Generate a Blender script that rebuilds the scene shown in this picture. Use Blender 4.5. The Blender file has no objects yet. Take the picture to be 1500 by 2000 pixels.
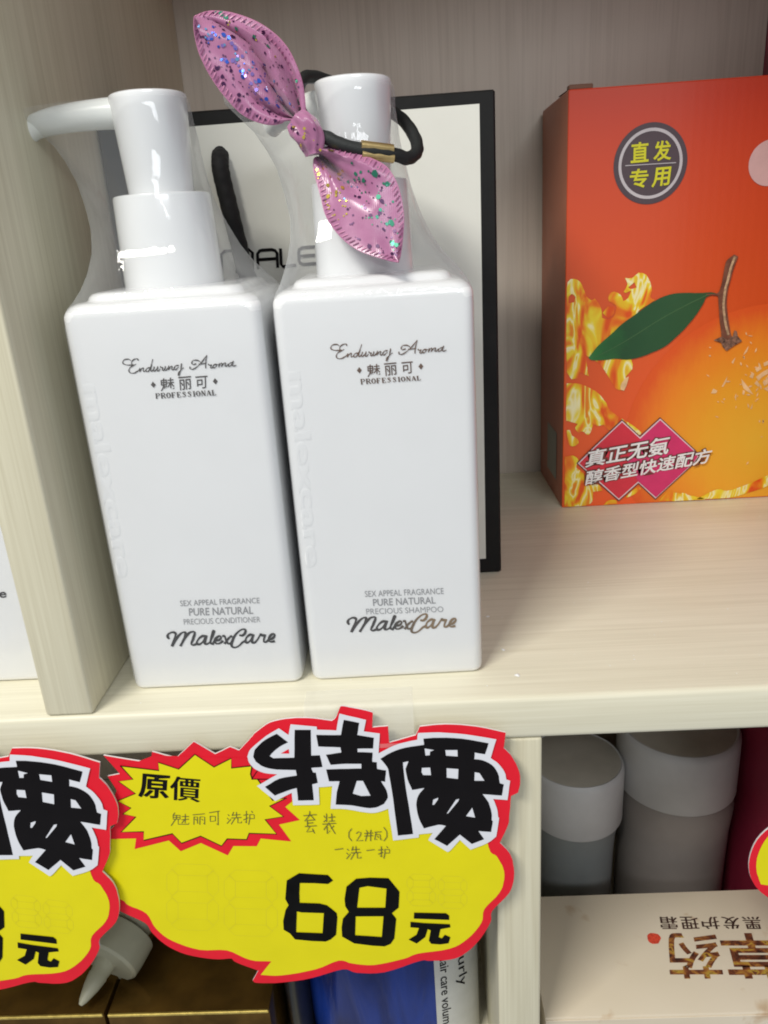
import bpy, bmesh, math, random
from mathutils import Vector, Matrix
from mathutils.geometry import tessellate_polygon
random.seed(7)
scene = bpy.context.scene
C = scene.collection

# ---------------------------------------------------------------- camera
cd = bpy.data.cameras.new("camera"); cam = bpy.data.objects.new("camera", cd); C.objects.link(cam)
R_ = [[0.997853, 0.018129, -0.062942], [0.053046, 0.340047, 0.938911], [0.038425, -0.940234, 0.338355]]
cam.matrix_world = Matrix(((R_[0][0], R_[1][0], R_[2][0], [0.00411, -0.24501, 0.16317][0]),
                           (R_[0][1], R_[1][1], R_[2][1], [0.00411, -0.24501, 0.16317][1]),
                           (R_[0][2], R_[1][2], R_[2][2], [0.00411, -0.24501, 0.16317][2]), (0, 0, 0, 1)))
cd.sensor_fit = 'VERTICAL'; cd.sensor_height = 36.0; cd.sensor_width = 27.0
cd.lens = 1515.05 * 36.0 / 2000.0
cd.clip_start = 0.01; cd.clip_end = 50
scene.camera = cam

# ---------------------------------------------------------------- room light
scene.view_settings.view_transform = 'Standard'; scene.view_settings.look = 'None'
scene.view_settings.exposure = 0.0; scene.view_settings.gamma = 1.0
w = bpy.data.worlds.new("World"); scene.world = w; w.use_nodes = True
bg = w.node_tree.nodes['Background']
bg.inputs[0].default_value = (0.90, 0.95, 1.0, 1); bg.inputs[1].default_value = 0.42

def lamp(name, loc, target, sx, sy, power, col):
    l = bpy.data.lights.new(name, 'AREA'); l.shape = 'RECTANGLE'; l.size = sx; l.size_y = sy
    l.energy = power; l.color = col
    o = bpy.data.objects.new(name, l); C.objects.link(o); o.location = loc
    o.rotation_euler = (Vector(target) - Vector(loc)).to_track_quat('-Z', 'Y').to_euler()
    return o
# fluorescent ceiling panels of the shop: one in front of the shelf to the left, a farther one to the right
lamp("ceiling_panel_near", (-0.62, -0.85, 1.2), (0, 0.05, 0.05), 0.6, 0.20, 21.5, (1.0, 0.97, 0.90))
lamp("ceiling_panel_far", (0.55, -2.0, 1.3), (0, 0.1, 0.05), 1.0, 0.30, 13.5, (0.94, 0.97, 1.0))
scene.cycles.filter_width = 1.9

# traced outlines, tenths of a millimetre on the face they belong to
D = {"card":[[-969,557],[-924,545],[-877,533],[-835,523],[-804,515],[-791,513],[-791,513],[-795,516],[-796,517],[-793,529],[-790,541],[-786,552],[-783,564],[-761,556],
[-740,547],[-718,539],[-697,531],[-678,549],[-658,566],[-639,584],[-620,601],[-602,587],[-584,572],[-566,557],[-548,542],[-533,549],[-518,556],[-503,564],[-488,571],
[-480,567],[-472,563],[-464,558],[-456,554],[-442,568],[-428,583],[-415,596],[-405,608],[-398,615],[-394,620],[-390,625],[-383,631],[-371,640],[-357,651],[-342,662],
[-325,671],[-307,676],[-288,680],[-268,683],[-248,684],[-229,685],[-210,684],[-192,683],[-173,681],[-155,678],[-136,674],[-118,670],[-99,666],[-95,669],[-91,671],
[-87,675],[-83,680],[-78,689],[-74,700],[-69,712],[-64,723],[-62,725],[-62,726],[-58,727],[-49,726],[-29,720],[-2,713],[25,705],[44,698],[52,694],[54,691],[52,689],
[53,687],[51,673],[50,658],[48,644],[47,630],[61,631],[76,632],[91,632],[105,633],[105,616],[105,598],[105,580],[105,562],[107,561],[108,561],[110,560],[112,559],
[112,560],[111,560],[111,561],[110,562],[134,568],[157,575],[181,582],[204,588],[209,598],[213,607],[217,616],[221,625],[244,627],[267,629],[290,630],[315,630],[342,628],
[370,625],[399,620],[427,615],[454,608],[481,600],[508,591],[534,583],[532,566],[530,550],[528,533],[526,516],[534,507],[541,498],[549,488],[556,476],[563,461],[571,444],
[577,426],[582,410],[585,396],[586,383],[586,371],[586,359],[585,347],[583,335],[580,324],[578,312],[571,308],[565,305],[558,301],[551,297],[549,274],[548,250],[546,228],
[544,208],[543,194],[543,183],[542,173],[538,160],[532,141],[524,121],[515,99],[506,77],[514,67],[522,56],[530,46],[537,35],[543,25],[547,15],[551,3],[555,-11],[557,-30],
[560,-52],[561,-76],[560,-98],[558,-118],[554,-138],[549,-157],[540,-178],[525,-200],[505,-224],[486,-247],[471,-268],[466,-285],[466,-298],[467,-312],[462,-331],
[451,-357],[436,-388],[418,-419],[399,-446],[381,-469],[360,-489],[339,-507],[316,-519],[289,-526],[259,-529],[231,-528],[208,-528],[196,-527],[191,-524],[184,-523],
[167,-527],[136,-538],[96,-556],[53,-573],[15,-585],[-18,-589],[-50,-589],[-78,-586],[-102,-583],[-118,-577],[-129,-569],[-140,-562],[-159,-561],[-187,-568],[-223,-581],
[-261,-595],[-297,-606],[-330,-614],[-363,-619],[-395,-623],[-425,-626],[-454,-628],[-482,-627],[-507,-626],[-526,-624],[-537,-622],[-541,-618],[-543,-614],[-546,-610],
[-538,-596],[-530,-582],[-523,-568],[-515,-554],[-538,-541],[-562,-528],[-585,-515],[-601,-504],[-610,-497],[-614,-491],[-616,-486],[-618,-481],[-637,-481],[-655,-483],
[-675,-483],[-696,-481],[-723,-476],[-752,-469],[-781,-460],[-807,-450],[-830,-438],[-850,-424],[-869,-409],[-885,-393],[-899,-376],[-912,-358],[-922,-340],[-931,-324],
[-936,-309],[-938,-297],[-942,-284],[-951,-271],[-968,-256],[-991,-240],[-1015,-224],[-1036,-208],[-1054,-195],[-1069,-182],[-1083,-169],[-1096,-153],[-1109,-135],
[-1120,-115],[-1130,-93],[-1137,-71],[-1142,-47],[-1145,-22],[-1145,3],[-1143,27],[-1139,50],[-1133,73],[-1125,95],[-1113,116],[-1098,136],[-1079,156],[-1060,174],
[-1042,189],[-1027,200],[-1013,208],[-1001,216],[-991,224],[-984,233],[-980,242],[-976,251],[-972,260],[-978,273],[-984,285],[-989,298],[-995,310],[-983,332],[-971,353],
[-959,374],[-948,395],[-953,412],[-959,429],[-965,446],[-971,462],[-959,464],[-947,466],[-936,468],[-924,470],[-924,470],[-923,470],[-923,472],[-926,479],[-934,494],
[-945,514],[-957,536]],"yellow":[[-1089,-126],[-1096,-108],[-1102,-90],[-1109,-72],[-1113,-53],[-1116,-34],[-1117,-14],[-1117,6],[-1114,26],[-1110,47],[-1104,69],
[-1096,90],[-1086,110],[-1074,126],[-1060,140],[-1044,154],[-1030,168],[-1020,167],[-1010,166],[-1000,165],[-990,164],[-950,212],[-916,262],[-873,308],[-812,350],
[-735,392],[-647,434],[-539,465],[-402,472],[-224,448],[-11,401],[216,343],[439,290],[444,229],[450,164],[455,105],[462,59],[469,34],[477,24],[485,20],[493,12],[500,-3],
[507,-19],[514,-35],[518,-51],[521,-65],[522,-78],[522,-91],[521,-106],[518,-122],[515,-140],[509,-158],[500,-176],[487,-196],[470,-216],[453,-236],[440,-256],[434,-275],
[433,-293],[432,-310],[426,-329],[415,-350],[401,-372],[385,-394],[368,-412],[352,-428],[335,-442],[316,-454],[293,-463],[262,-471],[226,-476],[190,-480],[161,-485],
[143,-491],[131,-497],[120,-504],[102,-511],[75,-519],[41,-528],[7,-536],[-24,-541],[-50,-541],[-73,-538],[-95,-534],[-114,-529],[-130,-524],[-142,-516],[-154,-511],
[-171,-510],[-193,-518],[-217,-530],[-245,-545],[-275,-556],[-310,-565],[-349,-574],[-387,-580],[-420,-584],[-446,-585],[-468,-583],[-488,-580],[-508,-577],[-494,-559],
[-481,-540],[-467,-521],[-454,-503],[-476,-501],[-498,-500],[-520,-498],[-542,-491],[-564,-479],[-586,-463],[-608,-446],[-632,-434],[-659,-430],[-688,-430],[-718,-430],
[-746,-426],[-775,-416],[-803,-403],[-830,-387],[-853,-372],[-872,-356],[-887,-339],[-899,-321],[-910,-302],[-918,-282],[-923,-259],[-928,-238],[-936,-220],[-951,-205],
[-969,-193],[-988,-183],[-1002,-173],[-1010,-165],[-1013,-157],[-1017,-150],[-1025,-144],[-1038,-138],[-1054,-134],[-1072,-130]],"burst_red":[[-1016,167],[-912,165],
[-927,113],[-785,149],[-746,94],[-661,131],[-563,65],[-535,110],[-443,105],[-423,142],[-305,122],[-344,206],[-261,224],[-311,289],[-282,313],[-278,348],[-303,397],
[-435,520],[-779,549],[-913,497],[-921,446],[-944,380],[-955,333],[-968,260]],"burst":[[-911,509],[-769,481],[-766,518],[-694,484],[-623,547],[-559,487],[-489,523],
[-494,479],[-420,485],[-415,486],[-425,448],[-422,424],[-402,425],[-355,323],[-301,332],[-370,297],[-322,245],[-395,234],[-358,162],[-465,171],[-478,141],[-554,148],
[-581,114],[-656,166],[-736,135],[-765,183],[-883,156],[-876,198],[-965,200],[-894,271],[-943,286],[-906,313],[-952,349],[-877,380],[-932,439],
[-875,446]],"wedge":[[-423,426],[-396,464],[-320,445],[-353,422]],"white":[[-296,647],[-285,637],[-274,626],[-263,616],[-259,632],[-255,647],[-251,662],[-219,657],
[-187,652],[-156,647],[-156,643],[-156,639],[-156,634],[-132,632],[-109,630],[-85,627],[-80,651],[-74,675],[-68,699],[-37,688],[-5,678],[27,667],[23,651],[19,635],
[15,618],[34,614],[53,610],[73,606],[70,577],[66,548],[63,519],[72,524],[81,529],[92,535],[106,543],[123,551],[142,558],[163,563],[186,568],[209,572],[210,582],[211,592],
[213,601],[238,601],[264,601],[291,600],[322,596],[355,592],[389,586],[424,578],[461,569],[499,559],[491,532],[484,505],[477,478],[486,469],[496,461],[505,451],[513,439],
[521,426],[527,413],[531,401],[532,389],[534,378],[539,376],[543,374],[548,372],[544,343],[541,313],[537,283],[519,286],[501,288],[483,291],[488,277],[492,263],[496,249],
[499,234],[500,218],[501,205],[503,202],[504,203],[504,196],[501,173],[497,143],[492,112],[482,102],[472,92],[458,82],[439,72],[415,62],[392,52],[378,69],[365,85],
[352,102],[337,83],[323,64],[312,51],[306,46],[303,46],[300,46],[276,67],[252,87],[229,107],[235,119],[241,130],[248,141],[230,139],[212,138],[194,136],[194,131],
[194,126],[193,121],[160,118],[127,114],[93,111],[90,163],[86,214],[83,264],[69,258],[56,253],[42,249],[29,247],[16,247],[-1,250],[-24,255],[-51,263],[-76,269],[-97,272],
[-117,273],[-137,274],[-132,310],[-127,344],[-122,379],[-139,378],[-156,377],[-173,377],[-175,350],[-176,323],[-178,296],[-212,296],[-245,297],[-279,298],[-279,317],
[-279,337],[-278,356],[-301,344],[-323,332],[-345,320],[-366,345],[-387,369],[-407,394],[-379,410],[-352,427],[-324,443],[-341,446],[-358,448],[-373,452],[-386,458],
[-397,465],[-406,472],[-413,481],[-419,491],[-424,501],[-426,511],[-426,520],[-427,529],[-423,538],[-420,547],[-415,556],[-409,563],[-403,569],[-393,578],[-380,589],
[-363,603],[-347,616],[-330,627],[-313,637]],"tri":[[-300,537],[-269,555],[-269,535]],"te1":[[-306,624],[-293,611],[-281,598],[-268,585],[-280,579],[-292,573],[-303,566],
[-312,559],[-321,552],[-328,545],[-334,539],[-339,533],[-343,527],[-339,524],[-335,521],[-331,517],[-305,517],[-278,516],[-252,516],[-247,557],[-243,598],[-238,638],
[-218,637],[-199,636],[-179,635],[-182,598],[-185,560],[-188,522],[-177,522],[-166,522],[-156,522],[-154,505],[-152,487],[-151,469],[-165,468],[-179,468],[-193,467],
[-192,460],[-190,453],[-188,446],[-185,445],[-181,445],[-178,445],[-177,429],[-176,414],[-175,398],[-182,396],[-189,394],[-197,392],[-197,368],[-197,343],[-198,318],
[-218,319],[-238,319],[-258,320],[-257,339],[-257,359],[-257,378],[-270,375],[-283,371],[-297,366],[-312,360],[-328,354],[-344,347],[-355,361],[-366,375],[-377,389],
[-357,401],[-338,414],[-318,424],[-296,429],[-274,432],[-251,435],[-251,443],[-252,452],[-252,460],[-277,462],[-303,464],[-325,466],[-343,470],[-357,474],[-370,480],
[-381,487],[-389,496],[-398,505],[-400,512],[-403,520],[-405,528],[-402,538],[-399,549],[-395,559],[-385,570],[-375,580],[-365,590],[-354,598],[-343,605],[-332,611],
[-323,616],[-314,620]],"te2":[[-54,672],[-36,667],[-18,662],[1,656],[-3,639],[-6,621],[-10,604],[10,599],[30,594],[50,589],[48,574],[46,558],[44,542],[25,543],[6,544],
[-14,544],[-14,539],[-14,534],[-15,529],[4,528],[23,526],[41,524],[40,511],[38,497],[37,483],[42,482],[48,481],[54,480],[53,470],[53,460],[53,450],[64,447],[75,444],
[86,442],[84,425],[81,408],[79,390],[74,392],[69,393],[64,394],[70,379],[77,364],[82,350],[84,338],[85,328],[85,317],[80,307],[74,298],[69,289],[58,283],[47,277],
[36,273],[25,272],[14,271],[1,273],[-16,277],[-34,282],[-53,287],[-73,290],[-94,292],[-116,294],[-113,313],[-110,331],[-107,350],[-102,367],[-97,384],[-92,401],
[-105,402],[-118,402],[-132,403],[-134,421],[-136,439],[-138,457],[-121,457],[-103,457],[-82,457],[-58,456],[-32,456],[-6,455],[-5,462],[-5,469],[-4,476],[-23,477],
[-42,478],[-61,479],[-81,479],[-100,478],[-119,477],[-124,492],[-128,508],[-133,523],[-113,525],[-94,528],[-75,530],[-75,538],[-76,545],[-76,553],[-104,556],[-131,558],
[-158,561],[-159,578],[-160,595],[-161,612],[-131,610],[-100,608],[-70,607],[-65,629],[-60,651]],"te2h":[[[-27,400],[-4,399],[20,329],[-15,329],
[-47,342]]],"jia":[[68,495],[82,504],[95,513],[110,521],[125,528],[141,534],[160,539],[183,543],[208,546],[233,549],[233,558],[232,567],[232,576],[251,577],[269,578],
[291,577],[316,576],[344,573],[373,569],[404,562],[437,553],[470,544],[466,528],[461,512],[456,496],[444,499],[431,502],[418,506],[418,496],[417,486],[416,476],[426,475],
[436,473],[446,470],[458,464],[469,457],[480,448],[489,437],[496,424],[502,410],[506,395],[507,379],[509,363],[514,361],[519,359],[524,357],[521,340],[519,323],[516,306],
[492,309],[467,313],[443,316],[451,303],[459,289],[466,275],[470,258],[474,241],[476,226],[477,214],[476,203],[476,192],[477,190],[479,189],[480,187],[478,170],[475,153],
[473,136],[457,138],[440,140],[424,143],[431,129],[438,116],[445,102],[429,95],[413,88],[397,81],[382,97],[367,113],[352,129],[335,111],[318,94],[301,76],[285,88],
[269,100],[253,111],[269,132],[285,153],[300,173],[292,176],[283,179],[271,180],[255,176],[235,171],[215,165],[209,181],[203,197],[198,215],[194,236],[192,258],[191,278],
[193,294],[196,308],[201,321],[208,333],[217,344],[226,355],[210,353],[195,350],[179,348],[174,365],[168,382],[164,398],[162,414],[160,429],[159,445],[163,456],[168,468],
[172,479],[165,478],[158,476],[151,475],[151,451],[152,427],[153,399],[155,363],[158,322],[162,280],[165,235],[169,187],[172,140],[152,138],[133,137],[113,135],[110,195],
[107,254],[105,306],[102,351],[99,390],[96,420],[95,438],[94,448],[91,457],[84,470],[76,483]],"jiah":[[[234,533],[270,524],[254,518],[252,502],[236,501]],[[310,522],
[355,520],[355,491],[312,497]],[[220,447],[251,447],[253,412],[223,414],[218,428]],[[312,441],[356,435],[353,390],[311,398]],[[416,418],[434,413],[452,377],[414,379]],
[[252,275],[256,299],[276,308],[274,298],[259,275]],[[305,232],[342,295],[355,299],[351,287],[310,231]],[[378,216],[403,255],[413,207]]],"six":[[-290,-36],[-234,-43],
[-176,-50],[-158,-79],[-180,-96],[-238,-89],[-292,-86],[-299,-137],[-303,-188],[-223,-195],[-194,-206],[-176,-226],[-158,-249],[-157,-272],[-170,-365],[-195,-390],
[-216,-400],[-272,-395],[-342,-383],[-359,-350],[-383,-329],[-380,-282],[-364,-224],[-349,-199],[-359,-166],[-343,-71]],"sixh":[[[-319,-233],[-302,-239],[-210,-247],
[-225,-354],[-333,-344]]],"eight":[[-65,-74],[-10,-71],[63,-77],[85,-116],[103,-148],[95,-231],[66,-259],[82,-289],[68,-395],[51,-424],[25,-437],[-25,-431],[-100,-415],
[-146,-376],[-144,-326],[-135,-280],[-108,-245],[-120,-215],[-120,-177],[-107,-113]],"eighth":[[[-56,-121],[-23,-114],[52,-130],[41,-229],[-73,-224]],[[-82,-270],
[31,-274],[17,-385],[-42,-377],[-92,-371]]],"yuan1":[[156,-260],[285,-269],[297,-282],[296,-305],[153,-292]],"yuan2":[[139,-308],[193,-317],[298,-328],[300,-345],
[259,-353],[250,-396],[263,-403],[276,-384],[298,-398],[289,-431],[254,-436],[218,-431],[209,-414],[219,-358],[207,-351],[195,-393],[158,-427],[126,-404],[160,-379],
[172,-343],[137,-338]],"guide":[[[-766,32],[-651,22],[-628,-9],[-659,-35],[-775,-25],[-798,6],[-766,32]],[[-788,-108],[-670,-118],[-647,-149],[-679,-176],[-797,-167],
[-820,-135],[-788,-108]],[[-810,-252],[-691,-262],[-667,-294],[-699,-322],[-819,-312],[-843,-280],[-810,-252]],[[-793,5],[-775,-25],[-787,-102],[-814,-129],[-832,-98],
[-820,-22],[-793,5]],[[-816,-141],[-798,-173],[-810,-252],[-838,-280],[-856,-248],[-844,-169],[-816,-141]],[[-632,-8],[-614,-39],[-624,-116],[-651,-143],[-669,-112],
[-659,-35],[-632,-8]],[[-652,-155],[-634,-186],[-645,-266],[-672,-294],[-691,-262],[-679,-182],[-652,-155]],[[-542,-10],[-420,-20],[-396,-51],[-426,-77],[-549,-67],
[-572,-36],[-542,-10]],[[-560,-149],[-436,-159],[-412,-191],[-443,-218],[-567,-208],[-591,-176],[-560,-149]],[[-578,-292],[-452,-303],[-428,-335],[-459,-364],[-586,-353],
[-610,-320],[-578,-292]],[[-568,-36],[-549,-67],[-559,-143],[-586,-170],[-604,-139],[-594,-63],[-568,-36]],[[-587,-182],[-568,-214],[-578,-292],[-605,-321],[-624,-288],
[-614,-210],[-587,-182]],[[-401,-50],[-382,-81],[-390,-157],[-416,-184],[-435,-153],[-426,-77],[-401,-50]],[[-417,-196],[-398,-228],[-406,-306],[-433,-335],[-452,-303],
[-443,-224],[-417,-196]],[[162,-61],[227,-67],[241,-84],[226,-98],[161,-93],[147,-76],[162,-61]],[[159,-127],[224,-132],[238,-149],[223,-164],[157,-158],[144,-141],
[159,-127]],[[156,-193],[221,-198],[235,-216],[220,-230],[154,-225],[140,-208],[156,-193]],[[149,-76],[161,-93],[159,-124],[146,-138],[135,-121],[136,-91],[149,-76]],
[[146,-145],[157,-161],[156,-193],[143,-208],[131,-191],[133,-159],[146,-145]],[[238,-83],[250,-100],[249,-131],[236,-146],[224,-129],[226,-98],[238,-83]],[[236,-152],
[247,-169],[246,-200],[233,-215],[221,-198],[223,-167],[236,-152]],[[285,-77],[350,-83],[364,-100],[349,-114],[284,-109],[270,-92],[285,-77]],[[283,-144],[348,-149],
[362,-167],[347,-181],[282,-176],[268,-159],[283,-144]],[[281,-212],[346,-217],[360,-234],[345,-249],[279,-244],[265,-227],[281,-212]],[[273,-92],[284,-109],[283,-141],
[270,-156],[259,-139],[260,-107],[273,-92]],[[270,-162],[282,-179],[281,-212],[268,-227],[256,-210],[257,-177],[270,-162]],[[362,-99],[374,-116],[373,-148],[360,-163],
[348,-146],[349,-114],[362,-99]],[[360,-169],[372,-186],[371,-219],[358,-234],[346,-217],[347,-184],[360,-169]]],"q_yuan":[[-843,473],[-732,456],[-755,347],
[-868,362]],"q_jia":[[-728,455],[-617,438],[-637,327],[-748,345]],"hand":[[[-740,283],[-748,272]],[[-748,272],[-751,253],[-724,252],[-721,270],[-748,272]],[[-735,271],
[-738,253]],[[-750,262],[-723,261]],[[-741,253],[-763,223]],[[-731,252],[-735,228],[-694,226],[-693,232]],[[-715,264],[-688,263]],[[-700,275],[-707,233]],[[-718,249],
[-690,250]],[[-704,251],[-720,233]],[[-671,270],[-625,273]],[[-668,260],[-674,224]],[[-668,260],[-655,259],[-659,228]],[[-645,259],[-651,223]],[[-645,259],[-627,258],
[-632,222],[-636,227]],[[-665,249],[-661,244]],[[-640,248],[-636,243]],[[-606,277],[-566,283]],[[-605,260],[-608,235],[-588,237],[-585,259],[-605,260]],[[-572,279],
[-580,216],[-586,223]],[[-535,265],[-531,259]],[[-540,248],[-536,242]],[[-544,223],[-527,242]],[[-512,275],[-520,259]],[[-516,261],[-488,263]],[[-501,275],[-504,247]],
[[-524,248],[-485,249]],[[-510,247],[-528,219]],[[-499,246],[-502,224],[-488,223],[-487,229]],[[-475,259],[-457,262]],[[-462,278],[-469,221],[-473,227]],[[-478,237],
[-459,246]],[[-442,277],[-439,270]],[[-451,261],[-434,260],[-436,241],[-453,242]],[[-451,261],[-454,239],[-461,214]],[[-244,246],[-194,249]],[[-218,266],[-222,245],
[-242,220]],[[-219,250],[-202,223]],[[-232,223],[-207,224]],[[-232,223],[-234,193]],[[-233,209],[-210,211]],[[-244,194],[-199,196]],[[-225,193],[-240,167],[-212,171]],
[[-216,182],[-210,160]],[[-166,242],[-162,232]],[[-155,251],[-158,213]],[[-169,213],[-158,222]],[[-149,232],[-123,235]],[[-135,250],[-137,217]],[[-148,215],[-127,216]],
[[-175,202],[-123,204]],[[-149,208],[-172,175]],[[-158,189],[-161,155],[-149,169]],[[-149,201],[-130,154]],[[-132,192],[-143,179]],[[-64,175],[-76,158],[-78,134],
[-68,116]],[[-48,151],[-39,159],[-29,155],[-33,141],[-50,115],[-24,116]],[[-8,165],[-4,155]],[[11,165],[7,154]],[[-16,150],[17,151]],[[-17,137],[16,138]],[[-4,152],
[-15,113]],[[8,152],[5,113]],[[24,154],[50,155]],[[29,153],[21,117],[31,119]],[[28,143],[44,142],[44,116],[50,116]],[[34,135],[36,127]],[[61,175],[71,155],[70,129],
[57,110]],[[-138,76],[-105,80]],[[-89,77],[-84,70]],[[-93,58],[-88,51]],[[-95,29],[-79,51]],[[-65,88],[-72,69]],[[-69,72],[-41,74]],[[-54,88],[-56,56]],[[-76,57],
[-37,58]],[[-62,56],[-79,25]],[[-51,56],[-53,30],[-39,30],[-38,36]],[[-14,66],[17,69]],[[32,66],[51,68]],[[45,83],[42,31],[37,37]],[[31,46],[50,54]],[[66,82],[70,76]],
[[58,68],[76,67],[75,50],[57,50]],[[58,68],[57,48],[51,24]]],"malex":[[[-158,224],[-160,226],[-161,228],[-162,231],[-162,234],[-161,238],[-159,241],[-157,244],[-153,246],
[-149,248],[-145,250],[-141,250],[-137,250],[-134,249],[-131,247],[-130,245],[-129,242],[-130,240],[-131,236],[-133,231],[-136,225],[-139,218],[-143,210],[-147,201],
[-151,192]],[[-148,193],[-142,204],[-135,215],[-128,224],[-121,232],[-114,239],[-108,244],[-104,246],[-100,248],[-96,248],[-94,248],[-92,247],[-91,245],[-91,241],
[-93,236],[-96,230],[-99,223],[-103,216],[-107,209],[-111,202],[-114,197],[-118,191]],[[-117,192],[-110,203],[-104,213],[-97,223],[-90,231],[-83,238],[-77,244],[-71,247],
[-66,248],[-61,249],[-58,248],[-56,247],[-55,245],[-56,241],[-57,237],[-59,232],[-63,224],[-67,214],[-71,207],[-74,202],[-75,198],[-76,196],[-75,193],[-73,192],[-70,191],
[-66,191],[-62,193],[-58,194]],[[-14,226],[-18,227],[-22,228],[-27,228],[-32,226],[-38,222],[-43,218],[-47,213],[-51,208],[-53,204],[-54,200],[-53,197],[-51,194],
[-49,193],[-45,193],[-41,194],[-37,197],[-31,202],[-26,208],[-22,214],[-18,220],[-14,226]],[[-12,228],[-15,220],[-19,212],[-21,206],[-23,201],[-24,197],[-23,195],
[-21,193],[-18,193],[-15,193],[-12,194],[-8,196],[-4,199],[1,207],[6,216],[11,224],[14,232],[17,239],[19,244],[19,247],[18,247],[17,248],[16,246],[14,244],[12,239],
[8,230],[4,220],[1,210],[0,204],[-1,199],[-1,195],[1,194],[5,193],[8,192]],[[8,192],[11,197],[14,202],[18,206],[24,207],[30,207],[35,208],[39,212],[42,216],[43,219],
[42,222],[40,224],[37,225],[34,224],[29,221],[25,218],[21,214],[18,209],[16,204],[17,199],[19,195],[21,192],[25,192],[30,192],[35,194],[39,196],[43,199],[46,202]],
[[50,224],[53,224],[55,224],[57,222],[58,217],[59,210],[61,203],[62,198],[64,193],[66,190],[69,189],[72,190],[76,191]],[[84,222],[80,220],[77,218],[72,214],[66,208],
[60,200],[54,192]],[[116,224],[119,223],[123,222],[126,222],[130,225],[134,228],[137,233],[139,237],[140,242],[140,245],[138,248],[135,249],[131,249],[126,248],[120,245],
[114,241],[107,235],[100,228],[94,220],[89,212],[85,203],[81,195],[79,188],[78,183],[79,178],[81,175],[85,173],[90,172],[95,173],[101,175],[107,179],[112,183],[117,188],
[122,193],[127,195],[131,197],[135,199]],[[167,222],[163,223],[159,225],[154,224],[149,221],[144,217],[139,212],[137,207],[135,202],[134,198],[135,194],[137,191],
[140,190],[144,192],[149,195],[154,200],[159,207],[163,214],[167,222]],[[169,223],[165,216],[162,208],[160,202],[159,197],[159,193],[160,191],[162,189],[166,189],
[170,190],[174,194],[179,199],[183,204],[187,211],[192,218],[195,224],[197,226],[197,227],[197,227],[197,225],[197,222],[198,220],[202,219],[207,219],[213,219],[210,214],
[208,208],[206,203],[205,198],[204,194],[204,191],[206,190],[209,189],[213,190],[216,192],[220,195],[223,198]],[[223,198],[229,200],[236,202],[241,205],[244,208],
[247,212],[249,216],[249,219],[248,222],[246,223],[242,223],[238,221],[234,218],[230,213],[226,206],[224,200],[224,196],[226,192],[229,190],[233,189],[239,190],
[244,191]]],"enduring":[[[-95,1280],[-96,1282],[-96,1284],[-97,1285],[-100,1286],[-103,1285],[-106,1285],[-110,1283],[-114,1281],[-117,1278],[-119,1275],[-120,1272],
[-120,1270],[-119,1268],[-116,1266],[-114,1265],[-111,1265],[-109,1266],[-106,1268]],[[-114,1265],[-120,1265],[-126,1266],[-131,1266],[-137,1267],[-141,1268],[-145,1270],
[-148,1272],[-149,1275],[-149,1277],[-147,1280],[-145,1283],[-141,1285],[-137,1286],[-132,1286],[-128,1286],[-125,1285],[-123,1283],[-121,1281]],[[-112,1265],[-117,1263],
[-121,1261],[-125,1259],[-129,1256],[-131,1252],[-133,1249],[-133,1246],[-132,1243],[-130,1240],[-127,1239],[-123,1238],[-119,1238],[-113,1239],[-108,1242],[-103,1244],
[-99,1247],[-97,1250],[-94,1252]],[[-94,1253],[-95,1250],[-96,1246],[-97,1242]],[[-96,1243],[-93,1247],[-90,1250],[-87,1253],[-85,1254],[-83,1254],[-82,1254],[-83,1251],
[-83,1248],[-84,1246],[-84,1244],[-83,1242],[-82,1242],[-80,1242],[-78,1243],[-76,1245]],[[-59,1253],[-62,1253],[-66,1253],[-69,1252],[-72,1250],[-74,1247],[-75,1245],
[-75,1242],[-73,1240],[-71,1240],[-69,1240],[-65,1243],[-61,1248],[-56,1257],[-51,1268],[-46,1280]],[[-53,1263],[-55,1256],[-57,1250],[-58,1245],[-58,1242],[-57,1240],
[-55,1241],[-53,1242],[-51,1245],[-48,1248]],[[-45,1255],[-46,1251],[-48,1247],[-49,1244],[-48,1242],[-47,1240],[-45,1240],[-42,1243],[-38,1247],[-34,1252]],[[-33,1255],
[-34,1250],[-36,1246],[-36,1243],[-36,1241],[-34,1240],[-33,1240],[-31,1242],[-28,1244],[-26,1247]],[[-23,1255],[-23,1254],[-23,1252],[-22,1251],[-20,1251],[-18,1251],
[-16,1251],[-17,1248],[-19,1245],[-20,1242],[-18,1242],[-16,1241],[-14,1242],[-12,1244],[-10,1247],[-8,1250]],[[-7,1254],[-8,1250],[-9,1246],[-10,1243],[-9,1241],
[-7,1241],[-5,1241],[-3,1244],[0,1247],[3,1251]],[[5,1255],[4,1251],[3,1246],[2,1242]],[[2,1244],[6,1247],[9,1250],[11,1253],[14,1254],[15,1254],[16,1252],[15,1250],
[14,1246],[13,1243],[14,1242],[16,1241],[18,1242],[20,1243],[22,1246],[24,1248]],[[38,1255],[34,1255],[31,1255],[28,1254],[25,1251],[23,1248],[22,1245],[22,1243],
[24,1241],[27,1241],[30,1243],[33,1246],[37,1249]],[[49,1260],[47,1252],[45,1245],[43,1238],[40,1232],[37,1226],[35,1222],[33,1221],[32,1222],[31,1223],[33,1226],
[34,1229],[37,1233],[42,1237],[48,1242],[54,1246]],[[98,1257],[95,1256],[91,1255],[89,1254],[86,1256],[84,1258],[84,1260],[85,1263],[87,1266],[91,1269],[95,1269],
[101,1269],[105,1268],[109,1266],[112,1264],[114,1261]],[[76,1248],[76,1245],[75,1243],[76,1241],[80,1240],[84,1239],[90,1241],[96,1244],[102,1248],[109,1253],[115,1258],
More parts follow.
